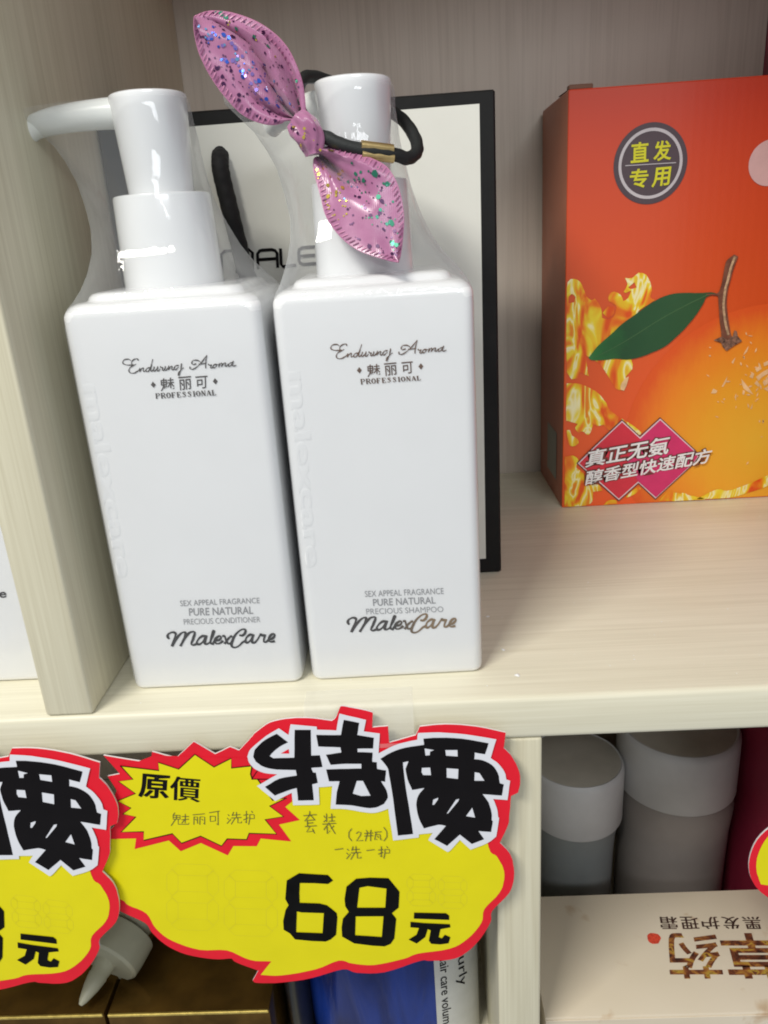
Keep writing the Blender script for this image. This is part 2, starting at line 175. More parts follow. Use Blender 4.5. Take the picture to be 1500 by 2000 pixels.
[121,1264],[126,1269],[130,1274],[134,1278],[138,1282]],[[138,1282],[135,1274],[133,1265],[131,1258],[130,1251],[129,1246],[129,1240]],[[108,1255],[116,1255],[125,1256],
[133,1257]],[[140,1253],[141,1251],[142,1250],[143,1249],[145,1249],[147,1250],[150,1251],[148,1247],[146,1244],[144,1241],[146,1240],[148,1240],[150,1240],[152,1241],
[154,1244],[156,1246]],[[165,1251],[162,1251],[159,1250],[157,1249],[155,1247],[154,1244],[154,1242],[155,1241],[157,1240],[159,1240],[162,1241],[164,1243],[166,1245],
[166,1247],[166,1249],[165,1251],[168,1251],[170,1250],[173,1249]],[[177,1253],[176,1249],[175,1245],[174,1241]],[[174,1244],[177,1247],[180,1251],[183,1253],[185,1254],
[186,1253],[187,1252],[186,1249],[184,1246],[183,1242]],[[184,1244],[187,1248],[191,1251],[194,1254],[196,1254],[198,1254],[198,1252],[197,1250],[196,1246],[194,1243],
[196,1243],[198,1243],[201,1243],[203,1245],[205,1248],[207,1250]],[[222,1254],[219,1253],[216,1253],[213,1252],[210,1250],[208,1247],[207,1245],[207,1243],[208,1241],
[210,1241],[214,1243],[218,1246],[221,1249],[223,1251],[223,1253],[224,1255]],[[225,1258],[223,1253],[221,1249],[221,1245],[221,1243],[222,1242],[224,1241],[227,1242],
[230,1243],[233,1244]]],"con_cn":[[[-32,1214],[17,1217],[12,1173],[-36,1171]],[[31,1216],[75,1217],[71,1173],[28,1170]],[[89,1214],[131,1215],[126,1173],
[85,1171]]],"con_dot":[[-58,1195],[155,1194]],"con_pro":[[-56,1165],[154,1165],[154,1147],[-57,1147]],"con_l1":[[-92,382],[209,378],[208,355],
[-93,358]],"con_l2":[[-63,348],[180,343],[178,311],[-66,316]],"con_l3":[[-90,304],[202,299],[201,275],[-91,280]],"sha_cn":[[[-34,1217],[11,1219],[10,1178],[-34,1175]],
[[24,1218],[66,1219],[67,1178],[25,1175]],[[83,1218],[121,1219],[121,1180],[83,1177]]],"sha_dot":[[-60,1200],[148,1200]],"sha_pro":[[-59,1170],[147,1169],[148,1154],
[-58,1152]],"sha_l1":[[-101,379],[193,373],[194,348],[-101,354]],"sha_l2":[[-73,344],[161,339],[162,310],[-73,314]],"sha_l3":[[-101,305],[189,297],[190,273],
[-101,281]],"malex_s":[-12.0,20.0,0.9951338199513382],"end_s":[-1.0,5.0,1.0078534031413613],"emb":[[-302,1211],[-241,1213],[-249,485],[-312,483]],"far_txt":[[63,419],
[191,419],[183,381],[53,382]],"box_badge":[[430,1880],[620,1875],[594,1877],[578,1878]],"badge_cn":[[[325,1986],[417,1988],[419,1891],[327,1889]],[[440,1986],[532,1987],
[535,1893],[443,1889]],[[325,1860],[421,1861],[423,1767],[327,1766]],[[447,1859],[539,1861],[532,1770],[439,1763]]],"badge_line":[[301,1879],
[560,1877]],"circle":[[1045,1845],[937,1847]],"fruit":[[1146,353],[368,337]],"splash1":[[10,1195],[8,1276],[12,1313],[28,1329],[47,1328],[63,1323],[78,1312],[90,1294],
[99,1274],[107,1253],[115,1234],[128,1219],[142,1209],[152,1211],[162,1217],[176,1201],[189,1184],[197,1164],[202,1143],[204,1125],[206,1109],[222,1104],[238,1101],
[253,1103],[267,1111],[275,1126],[280,1144],[283,1159],[279,1173],[260,1185],[240,1198],[236,1217],[239,1234],[251,1244],[267,1247],[286,1240],[303,1228],[312,1211],
[319,1193],[332,1199],[344,1208],[352,1226],[360,1247],[344,1241],[331,1237],[324,1239],[319,1244],[331,1263],[338,1282],[332,1299],[322,1316],[343,1313],[362,1313],
[379,1327],[395,1339],[416,1336],[436,1326],[450,1307],[461,1285],[468,1262],[472,1240],[468,1221],[465,1206],[475,1196],[489,1188],[470,1175],[450,1162],[427,1152],
[405,1136],[390,1103],[374,1058],[341,1001],[320,945],[344,904],[376,870],[386,841],[385,816],[369,797],[351,776],[345,738],[342,703],[334,696],[324,698],[310,701],
[293,712],[275,740],[255,775],[230,815],[205,851],[183,870],[162,883],[141,897],[120,909],[128,853],[135,807],[140,792],[144,788],[115,802],[87,816],[81,798],[75,780],
[42,778],[16,820],[9,1005]],"splash1h":[[[208,1137],[217,1148],[226,1159],[236,1170],[247,1168],[259,1166],[270,1165],[271,1152],[272,1139],[269,1128],[261,1119],
[249,1111],[238,1104],[228,1115],[218,1126]],[[19,1234],[24,1241],[30,1245],[36,1250],[43,1244],[50,1238],[57,1232],[54,1222],[52,1213],[49,1204],[39,1203],[30,1201],
[20,1200],[19,1212],[18,1224]],[[342,1265],[353,1273],[364,1282],[375,1290],[379,1281],[383,1271],[388,1262],[378,1259],[368,1256],[359,1255],[352,1257],[347,1261]],
[[335,1141],[344,1157],[353,1174],[362,1190],[366,1180],[371,1171],[375,1161],[366,1152],[356,1143],[347,1134],[343,1136],[339,1139]],[[105,1040],[117,1045],[128,1050],
[140,1055],[157,1040],[175,1025],[188,1011],[195,999],[198,987],[201,975],[182,957],[163,938],[143,920],[130,936],[116,951],[107,969],[104,991],[104,1015]],[[16,922],
[23,927],[30,933],[36,938],[47,918],[57,897],[67,877],[56,870],[44,862],[32,855],[27,877],[21,899]]],"splash2":[[16,756],[40,755],[64,754],[88,749],[113,740],[138,727],
[161,714],[180,702],[196,688],[210,675],[222,660],[232,645],[242,630],[240,636],[238,643],[235,650],[245,628],[254,606],[268,586],[288,567],[313,548],[337,532],[358,517],
[379,504],[399,490],[418,475],[436,459],[453,443],[452,436],[450,430],[439,428],[411,435],[374,446],[340,456],[312,460],[286,462],[266,467],[252,477],[243,491],[234,500],
[224,501],[214,497],[204,496],[193,498],[183,502],[173,507],[167,487],[162,468],[156,454],[150,448],[144,447],[138,449],[130,455],[121,464],[113,469],[104,469],[96,465],
[88,461],[81,471],[73,481],[69,491],[72,499],[78,507],[84,515],[63,523],[41,530],[25,537],[18,537],[17,537],[16,557],[15,611],[15,684]],"splash3":[[[12,321],[29,323],
[45,326],[60,325],[73,318],[85,309],[92,297],[89,283],[82,267],[80,252],[92,239],[111,227],[125,210],[130,186],[132,158],[133,130],[160,135],[186,140],[208,139],
[222,129],[232,113],[241,97],[222,96],[203,95],[184,93],[184,72],[184,51],[180,33],[173,22],[163,14],[142,8],[107,5],[61,3],[16,2],[14,110],[13,216]],[[250,2],[258,13],
[265,24],[275,31],[289,35],[306,35],[319,32],[326,25],[329,15],[333,4],[305,3],[278,3]],[[375,42],[387,55],[399,69],[411,81],[424,92],[437,102],[448,108],[455,108],
[461,103],[467,97],[460,89],[452,80],[443,72],[432,64],[419,57],[406,51],[396,47],[385,45]],[[578,14],[588,26],[599,39],[608,49],[614,57],[619,64],[625,68],[635,72],
[647,74],[656,73],[661,70],[663,64],[670,59],[684,58],[703,58],[720,56],[734,51],[746,43],[759,37],[771,34],[783,32],[797,28],[815,23],[834,18],[848,12],[853,7],[853,2],
[853,-4],[803,-2],[752,0],[705,2],[661,6],[620,10]],[[802,12],[843,33],[884,54],[919,67],[941,66],[958,57],[980,54],[1015,61],[1056,74],[1098,89],[1140,106],[1183,126],
[1227,145],[1234,123],[1241,101],[1234,81],[1200,63],[1151,47],[1103,34],[1065,23],[1028,14],[984,8],[928,7],[865,10]],[[20,481],[27,482],[33,483],[39,480],[43,471],
[46,459],[52,447],[62,440],[74,433],[83,426],[88,418],[90,409],[90,400],[84,393],[75,386],[65,383],[55,382],[43,386],[34,397],[28,420],[24,451]]],"white_chip":[[323,729],
[328,741],[337,754],[345,764],[352,769],[359,772],[366,775],[364,761],[361,747],[358,733],[354,720],[348,707],[342,694],[336,697],[330,699],[324,701],[322,710],
[321,719]],"leaf":[[135,894],[153,917],[170,940],[190,961],[212,981],[236,1000],[258,1019],[278,1036],[296,1054],[315,1070],[337,1086],[360,1100],[383,1115],[405,1131],
[428,1147],[450,1162],[472,1175],[495,1187],[517,1198],[540,1206],[563,1212],[585,1216],[608,1218],[631,1218],[654,1217],[679,1216],[705,1213],[729,1212],[752,1211],
[773,1212],[792,1212],[806,1209],[816,1206],[827,1202],[807,1198],[787,1194],[771,1188],[764,1179],[761,1168],[756,1155],[746,1137],[734,1116],[720,1094],[704,1072],
[685,1050],[667,1028],[649,1009],[630,991],[612,974],[594,958],[576,943],[556,930],[534,919],[510,910],[487,902],[467,894],[449,888],[429,882],[404,877],[378,873],
[352,872],[330,874],[308,878],[287,880],[265,880],[244,878],[222,876],[198,877],[175,878],[156,880],[146,884],[141,889]],"rib":[[162,892],[198,908],[235,924],[273,942],
[314,963],[357,986],[399,1010],[441,1035],[483,1060],[524,1083],[565,1105],[606,1125],[647,1144],[688,1163],[729,1180],[770,1198]],"stem":[[863,1373],[874,1383],
[887,1393],[900,1402],[908,1398],[915,1394],[923,1390],[917,1372],[911,1354],[906,1336],[901,1317],[897,1298],[894,1277],[889,1255],[885,1232],[882,1209],[881,1186],
[881,1163],[883,1139],[887,1113],[893,1086],[899,1059],[907,1028],[915,996],[922,972],[929,961],[934,957],[940,953],[929,939],[918,924],[907,910],[895,919],[883,927],
[873,939],[869,955],[867,973],[864,994],[860,1017],[854,1042],[849,1070],[844,1107],[838,1147],[834,1177],[831,1189],[828,1192],[821,1193],[806,1196],[787,1197],
[767,1198],[767,1201],[767,1203],[767,1205],[786,1204],[805,1203],[820,1204],[829,1206],[835,1211],[839,1220],[843,1237],[847,1259],[849,1280],[851,1298],[852,1315],
[854,1331],[856,1346],[858,1360]],"calyx":[[825,951],[871,969],[904,946],[930,967],[936,998],[950,993],[957,966],[984,937],[943,914],[902,887],[878,914],
[869,935]],"hl":[[[1006,872],[1011,882],[1018,895],[1025,907],[1024,896],[1022,885],[1019,876],[1013,868],[1006,861],[998,854],[1001,859],[1003,865]],[[894,684],
[904,704],[913,723],[922,743],[921,734],[921,725],[919,715],[915,705],[909,694],[904,683],[901,684],[897,684]],[[837,650],[841,659],[845,668],[849,677],[857,672],
[865,667],[873,662],[870,657],[868,652],[865,648],[856,648],[846,649]],[[1001,724],[1017,706],[1033,687],[1048,670],[1059,654],[1069,640],[1080,626],[1058,639],
[1037,652],[1020,667],[1011,685],[1006,705]],[[1017,658],[1021,656],[1025,654],[1029,652],[1028,644],[1027,637],[1026,629],[1023,631],[1020,632],[1016,634],[1016,642],
[1016,650]],[[974,622],[975,629],[978,635],[981,641],[982,627],[982,612],[983,598],[979,606],[975,615]],[[1046,731],[1050,740],[1054,749],[1058,758],[1062,755],
[1067,751],[1072,748],[1070,739],[1068,730],[1066,721],[1059,724],[1053,728]],[[1074,776],[1083,781],[1091,787],[1100,793],[1104,786],[1107,780],[1111,774],[1102,768],
[1094,762],[1085,757],[1081,763],[1078,769]],[[1117,806],[1125,810],[1134,814],[1143,818],[1144,810],[1144,802],[1145,795],[1138,792],[1131,789],[1123,787],[1121,793],
[1119,799]],[[1083,729],[1095,738],[1106,747],[1117,755],[1128,761],[1138,766],[1148,771],[1149,762],[1149,753],[1150,743],[1140,738],[1130,733],[1120,727],[1113,720],
[1106,712],[1099,704],[1094,713],[1089,721]],[[1078,692],[1082,698],[1086,704],[1090,710],[1097,700],[1104,690],[1111,680],[1108,677],[1105,674],[1103,671],[1094,678],
[1086,685]],[[1123,698],[1133,706],[1143,713],[1153,720],[1154,709],[1155,698],[1156,687],[1149,683],[1142,679],[1135,674],[1131,682],[1127,690]],[[1131,660],[1140,663],
[1149,666],[1158,668],[1159,659],[1160,649],[1161,640],[1151,647],[1141,653]],[[1069,545],[1072,556],[1076,567],[1079,578],[1079,567],[1079,556],[1078,545],[1075,545],
[1072,545]],[[938,821],[945,830],[951,839],[958,847],[955,835],[951,823],[948,811],[944,814],[941,818]]],"stem_l":[[904,1387],[898,1371],[893,1355],[888,1337],[885,1319],
[881,1299],[878,1278],[874,1256],[869,1233],[866,1210],[865,1187],[864,1164],[865,1140],[868,1114],[873,1087],[879,1060],[886,1033],[895,1005],
[904,978]],"pores":[[[1147,657],[1152,671],[1166,679],[1160,664]],[[805,915],[813,914],[819,907],[810,908]],[[1088,591],[1095,592],[1101,589],[1095,587]],[[870,514],
[883,513],[895,506],[882,507]],[[1119,654],[1110,670],[1111,687],[1120,671]],[[1089,811],[1101,796],[1103,778],[1091,793]],[[1002,986],[1009,976],[1009,965],[1001,975]],
[[912,713],[927,718],[943,712],[928,707]],[[1030,932],[1039,926],[1042,916],[1032,922]],[[1088,643],[1093,658],[1105,669],[1099,654]],[[1017,750],[1027,747],[1034,739],
[1024,742]],[[1045,959],[1029,959],[1013,965],[1029,965]],[[1047,765],[1059,753],[1067,738],[1055,750]],[[1130,461],[1123,469],[1127,478],[1134,470]],[[998,850],
[1006,851],[1010,843],[1001,842]],[[1147,685],[1146,694],[1151,699],[1152,691]],[[1037,631],[1050,634],[1063,626],[1050,624]],[[1072,895],[1072,878],[1063,866],
[1063,882]],[[992,690],[1000,694],[1010,693],[1002,689]],[[807,867],[815,870],[821,862],[813,859]],[[876,602],[884,602],[887,594],[879,595]],[[988,820],[997,809],
[995,797],[986,808]],[[1146,456],[1144,470],[1150,481],[1153,467]],[[1094,594],[1100,603],[1112,605],[1106,596]],[[1144,373],[1148,378],[1156,378],[1151,372]],[[801,761],
[814,755],[823,744],[811,750]],[[1088,784],[1078,780],[1067,784],[1077,788]],[[910,607],[911,616],[920,616],[918,607]],[[1149,713],[1145,726],[1149,739],[1152,725]],
[[1061,549],[1051,564],[1051,580],[1060,565]],[[897,605],[908,597],[917,586],[905,594]],[[1146,722],[1145,714],[1137,713],[1138,721]],[[986,618],[986,626],[991,631],
[991,623]],[[1020,803],[1030,796],[1035,784],[1025,792]],[[1077,210],[1080,223],[1090,230],[1087,217]],[[1153,455],[1147,466],[1146,479],[1153,467]],[[985,550],[984,561],
[987,571],[989,560]],[[1137,689],[1129,701],[1126,715],[1134,703]],[[998,852],[1007,843],[1011,831],[1002,841]],[[1098,611],[1097,628],[1104,642],[1105,625]],[[1043,672],
[1053,682],[1068,680],[1058,671]]],"slog_out":[[337,529],[445,424],[555,528],[770,322],[801,279],[776,238],[556,22],[450,128],[338,24],[218,142],[80,278],
[170,370]],"slog_in":[[337,512],[446,406],[556,511],[758,318],[785,279],[763,244],[557,40],[447,146],[337,43],[227,151],[97,277],[180,363]],"slog_r":[[446,406],[556,511],
[758,318],[785,279],[763,244],[557,40],[447,146],[371,287]],"slog_white":[[337,520],[445,415],[556,520],[764,320],[792,279],[769,241],[556,31],[449,137],[338,34],
[222,146],[88,278],[176,366]],"t1":[[143,354],[624,419],[608,307],[126,249]],"t2":[[142,230],[870,332],[853,239],[130,138]],"bar":[],"bagdims":[[-823,2017],[825,1],
[840,2141],[-421,2162]],"bagpanel":[[-708,2010],[765,2105],[750,91]],"bag_m":[[-369,1599],[-230,1599],[-241,1505],[-377,1510]],"bag_a":[[-210,1593],[-125,1592],
[-129,1520],[-215,1519]],"bag_l":[[-109,1591],[-49,1591],[-52,1522],[-113,1519]],"bag_e":[[-31,1592],[54,1593],[50,1524],[-33,1523]],"bag_x":[[81,1592],[174,1592],
[173,1522],[79,1522]],"rope":[[-318,1975],[-315,1905],[-300,1784],[-279,1637],[-249,1476]],"cr_dims":[[-1,9],[114,698]],"cr_small":[[1176,438],[670,457],[683,532],
[1188,512]],"cr_yao":[[881,170],[631,178],[683,432],[936,422]],"cr_cao":[[1187,160],[905,169],[946,422],[1236,411]],"cr_seal":[[592,420],[601,429],[612,435],[631,433],
[648,427],[654,416],[656,403],[645,388],[634,373],[617,371],[603,372],[593,379],[588,390],[589,404]],"bow_u_r":[[-237.1,345.0,1987.6],[-239.7,345.6,2009.6],
[-239.8,346.2,2031.7],[-239.8,346.9,2053.7],[-240.9,347.5,2075.5],[-243.2,348.1,2097.1],[-247.6,348.8,2118.3],[-253.9,349.4,2139.0],[-261.4,350.0,2159.2],
[-269.9,350.6,2179.1],[-280.2,351.2,2198.1],[-293.1,351.9,2215.8],[-308.0,352.5,2232.2],[-324.7,353.1,2247.1],[-342.7,353.8,2260.7],[-361.9,354.4,2273.0],
[-382.2,355.0,2283.7],[-403.7,355.6,2292.8],[-425.7,356.2,2300.8],[-448.1,356.9,2307.8],[-471.3,357.5,2312.8],[-495.0,358.1,2316.0],[-519.1,358.8,2316.9],
[-542.8,359.4,2312.8],[-565.7,360.0,2305.2]],"bow_u_l":[[-283.7,345.0,1990.6],[-303.8,343.1,1991.7],[-325.5,341.2,1986.1],[-347.6,339.4,1983.6],[-369.6,337.5,1986.2],
[-390.6,335.6,1992.1],[-410.6,333.8,2000.0],[-429.3,331.9,2009.8],[-446.4,330.0,2021.6],[-461.1,328.1,2035.6],[-474.1,326.2,2050.7],[-486.5,324.4,2066.1],
[-498.1,322.5,2081.9],[-508.8,320.6,2098.1],[-518.8,318.8,2114.5],[-527.9,316.9,2131.2],[-536.1,315.0,2148.2],[-543.1,313.1,2165.5],[-549.2,311.2,2183.1],
[-554.0,309.4,2200.8],[-556.8,307.5,2218.8],[-558.3,305.6,2236.9],[-558.7,303.8,2255.0],[-556.7,301.9,2273.1],[-552.7,300.0,2290.8]],"bow_l_r":[[-202.6,340.0,1903.1],
[-179.8,334.6,1908.6],[-156.4,329.2,1905.8],[-133.5,323.8,1900.6],[-111.6,318.3,1892.4],[-90.2,312.9,1883.4],[-69.0,307.5,1874.1],[-48.0,302.1,1864.4],
[-27.3,296.7,1854.4],[-7.1,291.2,1843.6],[11.0,285.8,1830.1],[24.7,280.4,1812.6],[35.1,275.0,1793.3],[43.7,269.6,1773.2],[49.6,264.2,1752.3],[53.7,258.8,1731.1],
[56.6,253.3,1709.6],[58.4,247.9,1688.0],[58.5,242.5,1666.4],[56.5,237.1,1644.8],[53.5,231.7,1623.2],[50.1,226.2,1601.7],[46.2,220.8,1580.3],[41.4,215.4,1558.9],
[34.3,210.0,1538.2]],"bow_l_l":[[-228.0,340.0,1871.5],[-229.8,332.9,1852.7],[-227.1,325.8,1833.7],[-222.8,318.8,1815.0],[-218.2,311.7,1796.3],[-213.7,304.6,1777.6],
[-209.6,297.5,1758.8],[-206.1,290.4,1740.0],[-202.5,283.3,1721.2],[-197.7,276.2,1702.6],[-190.2,269.2,1684.8],[-180.5,262.1,1667.9],[-169.6,255.0,1651.6],
[-157.6,247.9,1636.1],[-144.2,240.8,1621.5],[-129.7,233.8,1608.1],[-114.1,226.7,1595.7],[-97.3,219.6,1584.8],[-79.3,212.5,1575.9],[-60.8,205.4,1568.2],
[-42.0,198.3,1561.0],[-23.1,191.3,1554.6],[-4.0,184.2,1548.9],[15.0,177.1,1543.0],[34.4,170.0,1539.6]],"knot":[[-281.3,330.0,1994.6],[-254.2,330.0,1966.0],
[-232.9,330.0,1926.9],[-225.1,330.0,1885.3]],"elastic":[[-220.4,340.0,1946.8],[-173.6,325.0,1930.1],[-133.2,318.0,1908.7],[-66.4,318.0,1887.7],[-15.6,330.0,1879.4],
[35.7,350.0,1871.7],[84.4,390.0,1859.5],[117.9,450.0,1887.7],[108.3,530.0,1945.8],[72.6,610.0,2004.3],[2.3,675.0,2063.4],[-97.0,700.0,2114.7],[-184.1,670.0,2151.8],
[-247.3,580.0,2153.9],[-269.9,480.0,2108.3],[-264.1,400.0,2035.5],[-239.9,360.0,1976.0]]}

# ---------------------------------------------------------------- helpers
def S(p): return [(a * 1e-4, b * 1e-4) for a, b in p]

class MB:
    """collects faces for ONE mesh object"""
    def __init__(s): s.v = []; s.f = []; s.m = []
    def add(s, verts, faces, mi=0):
        k = len(s.v); s.v += [tuple(v) for v in verts]
        s.f += [tuple(i + k for i in f) for f in faces]; s.m += [mi] * len(faces)
    def build(s, name, mats, parent=None, smooth=None, loc=None):
        me = bpy.data.meshes.new(name); me.from_pydata(s.v, [], s.f)
        mats = mats if isinstance(mats, (list, tuple)) else [mats]
        for m in mats: me.materials.append(m)
        me.polygons.foreach_set('material_index', s.m)
        bm = bmesh.new(); bm.from_mesh(me)
        bmesh.ops.recalc_face_normals(bm, faces=bm.faces) if smooth is not None else None
        bm.to_mesh(me); bm.free()
        if smooth is not None:
            for p in me.polygons: p.use_smooth = True
            me.set_sharp_from_angle(angle=math.radians(smooth))
        me.update()
        o = bpy.data.objects.new(name, me); C.objects.link(o)
        if parent: o.parent = parent
        if loc: o.location = loc
        return o

def thing(name, label, cat, loc=(0, 0, 0), rz=0, group=None):
    o = bpy.data.objects.new(name, None); C.objects.link(o); o.location = loc; o.rotation_euler = (0, 0, rz)
    o.empty_display_size = 0.01
    o['label'] = label; o['category'] = cat
    if group: o['group'] = group
    return o

def copy_tree(o, parent=None):
    c = o.copy(); C.objects.link(c)
    if parent: c.parent = parent
    for ch in [x for x in C.objects if x.parent == o]: copy_tree(ch, c)
    return c

def FXZ(off): return lambda a, b: (a, -off, b)          # a face looking towards -Y
def FXY(off): return lambda a, b: (a, b, off)            # a face looking up

def area2(p): return sum(p[i-1][0]*p[i][1]-p[i][0]*p[i-1][1] for i in range(len(p)))
def flat(mb, pts, holes, fn, mi=0, depth=0, fn2=None, mi2=None):
    """flat polygon with holes; with fn2 it also gets sides down to fn2"""
    loops = [list(pts)] + [list(h) for h in holes]
    V = [[Vector((a, b, 0)) for a, b in l] for l in loops]
    tri = tessellate_polygon(V)
    allp = [q for l in loops for q in l]
    fs = []
    for t in tri:
        a, b, c = (allp[i] for i in t)
        cr = (b[0]-a[0])*(c[1]-a[1])-(b[1]-a[1])*(c[0]-a[0])
        if abs(cr) < 1e-14: continue
        fs.append(tuple(t) if cr > 0 else (t[0], t[2], t[1]))
    mb.add([fn(*q) for q in allp], fs, mi)
    if fn2:
        for l in loops:
            if area2(l) < 0: l = l[::-1]
            n = len(l)
            mb.add([fn(*q) for q in l] + [fn2(*q) for q in l],
                   [(i, n+i, n+(i+1) % n, (i+1) % n) for i in range(n)], mi if mi2 is None else mi2)

def ribbon(mb, pts, wd, fn, mi=0):
    """flat stroke of width wd along pts, with round-ish ends; wd may be a function of 0..1"""
    n = len(pts)
    if n < 2: return
    L, Rr = [], []
    for i, p in enumerate(pts):
        a = pts[max(i-1, 0)]; b = pts[min(i+1, n-1)]
        dx, dy = b[0]-a[0], b[1]-a[1]; d = math.hypot(dx, dy) or 1e-9
        ww = (wd(i/(n-1)) if callable(wd) else wd) / 2
        ex = 0
        if i == 0: ex = -ww*.6
        if i == n-1: ex = ww*.6
        nx, ny = -dy/d*ww, dx/d*ww; px, py = p[0]+dx/d*ex, p[1]+dy/d*ex
        L.append(fn(px+nx, py+ny)); Rr.append(fn(px-nx, py-ny))
    mb.add(L + Rr, [(i+1, i, n+i, n+i+1) for i in range(n-1)], mi)

def text_geo(s, bold=0.0, bev=0.0):
    c = bpy.data.curves.new('lettering', 'FONT'); c.body = s; c.offset = bold; c.resolution_u = 3; c.bevel_depth = bev; c.bevel_resolution = 1
    o = bpy.data.objects.new('lettering', c); C.objects.link(o)
    dg = bpy.context.evaluated_depsgraph_get(); dg.update()
    me = o.evaluated_get(dg).to_mesh()
    vs = [(v.co.x, v.co.y) + ((v.co.z,) if bev else ()) for v in me.vertices]; fs = [tuple(p.vertices) for p in me.polygons]
    o.evaluated_get(dg).to_mesh_clear()
    bpy.data.objects.remove(o); bpy.data.curves.remove(c)
    return vs, fs

def quad_text(mb, s, q, fn, bold=0.0, mi=0):
    """lettering s laid into the quad q (top-left, top-right, bottom-right, bottom-left)"""
    vs, fs = text_geo(s, bold)
    x0 = min(v[0] for v in vs); x1 = max(v[0] for v in vs); y0 = min(v[1] for v in vs); y1 = max(v[1] for v in vs)
    out = []
    for x, y in vs:
        u = (x-x0)/(x1-x0); t = (y1-y)/(y1-y0)
        a = [(1-u)*(1-t)*q[0][k] + u*(1-t)*q[1][k] + u*t*q[2][k] + (1-u)*t*q[3][k] for k in (0, 1)]
        out.append(fn(*a))
    mb.add(out, fs, mi)

def rbox(mb, x0, x1, y0, y1, z0, z1, r=0.0, seg=2, mi=0):
    bm = bmesh.new(); bmesh.ops.create_cube(bm, size=1)
    for v in bm.verts:
        v.co = Vector(((x0+x1)/2+v.co.x*(x1-x0), (y0+y1)/2+v.co.y*(y1-y0), (z0+z1)/2+v.co.z*(z1-z0)))
    if r: bmesh.ops.bevel(bm, geom=list(bm.edges), offset=r, segments=seg, profile=0.5, affect='EDGES')
    bm.verts.index_update()
    mb.add([v.co[:] for v in bm.verts], [[v.index for v in f.verts] for f in bm.faces], mi); bm.free()

def loft(mb, rings, cap0=True, cap1=True, mi=0, closed=True):
    n = len(rings[0]); fs = []
    for k in range(len(rings)-1):
        for i in range(n if closed else n-1):
            j = (i+1) % n; fs.append((k*n+i, k*n+j, (k+1)*n+j, (k+1)*n+i))
    if cap0: fs.append(tuple(range(n))[::-1])
    if cap1: fs.append(tuple((len(rings)-1)*n+i for i in range(n)))
    mb.add([p for r in rings for p in r], fs, mi)

def lathe(mb, prof, cx=0, cy=0, cz=0, n=64, mi=0, cap0=True, cap1=True):
    loft(mb, [[(cx+r*math.cos(2*math.pi*i/n), cy+r*math.sin(2*math.pi*i/n), cz+z) for i in range(n)] for r, z in prof], cap0, cap1, mi)

def tube(mb, pts, rad, n=12, mi=0, closed=False, groove=None):
    P = [Vector(p) for p in pts]; m = len(P); up = None; rings = []
    for i, p in enumerate(P):
        a = P[i-1] if (i or closed) else P[0]; b = P[(i+1) % m] if (i < m-1 or closed) else P[-1]
        t = (b-a).normalized()
        if up is None: up = t.orthogonal().normalized()
        up = (up - t*up.dot(t)).normalized(); s = t.cross(up)
        r = rad(i/(m-1)) if callable(rad) else rad
        ring = []
        for k in range(n):
            th = 2*math.pi*k/n; rr = r
            if groove: rr = r*(1+groove(i, th))
            ring.append(tuple(p + (up*math.cos(th)+s*math.sin(th))*rr))
        rings.append(ring)
    loft(mb, rings + ([rings[0]] if closed else []), not closed, not closed, mi)

def crom(pts, n=8):
    P = [Vector(p) for p in pts]; out = []
    for i in range(len(P)-1):
        p0 = P[i-1] if i else P[0]*2-P[1]; p1, p2 = P[i], P[i+1]; p3 = P[i+2] if i+2 < len(P) else P[-1]*2-P[-2]
        for k in range(n):
            t = k/n; out.append(.5*((2*p1)+(p2-p0)*t+(2*p0-5*p1+4*p2-p3)*t*t+(3*p1-p0-3*p2+p3)*t**3))
    out.append(P[-1]); return out

def rrect(hx, hy, r, z, cx=0, cy=0, seg=8):
    o = []
    for k, (sx, sy) in enumerate(((1, 1), (-1, 1), (-1, -1), (1, -1))):
        for i in range(seg+1):
            a = math.pi/2*(k+i/seg)
            o.append((cx+sx*(hx-r)+r*math.cos(a), cy+sy*(hy-r)+r*math.sin(a), z))
    return o

# ---------------------------------------------------------------- materials
def new(name):
    m = bpy.data.materials.new(name); m.use_nodes = True
    nt = m.node_tree; b = nt.nodes['Principled BSDF']; return m, nt, b
def N(nt, t, **kw):
    n = nt.nodes.new(t)
    for k, v in kw.items(): setattr(n, k, v)
    return n
def coords(nt, scale=(1, 1, 1), loc=(0, 0, 0), rot=(0, 0, 0)):
    tc = N(nt, 'ShaderNodeTexCoord'); mp = N(nt, 'ShaderNodeMapping')
    mp.inputs['Scale'].default_value = scale; mp.inputs['Location'].default_value = loc; mp.inputs['Rotation'].default_value = rot
    nt.links.new(tc.outputs['Object'], mp.inputs['Vector']); return mp.outputs['Vector']
def noise(nt, vec, scale, detail=3, rough=.55, dist=0):
    n = N(nt, 'ShaderNodeTexNoise'); n.inputs['Scale'].default_value = scale; n.inputs['Detail'].default_value = detail
    n.inputs['Roughness'].default_value = rough; n.inputs['Distortion'].default_value = dist
    nt.links.new(vec, n.inputs['Vector']); return n.outputs['Fac']
def ramp(nt, fac, stops):
    r = N(nt, 'ShaderNodeValToRGB'); e = r.color_ramp.elements
    while len(e) < len(stops): e.new(0.5)
    for el, (p, c) in zip(e, stops): el.position = p; el.color = (*c, 1)
    nt.links.new(fac, r.inputs['Fac']); return r.outputs['Color']
def bump(nt, b, h, strength, dist=0.001):
    n = N(nt, 'ShaderNodeBump'); n.inputs['Strength'].default_value = strength; n.inputs['Distance'].default_value = dist
    nt.links.new(h, n.inputs['Height']); nt.links.new(n.outputs['Normal'], b.inputs['Normal']); return n
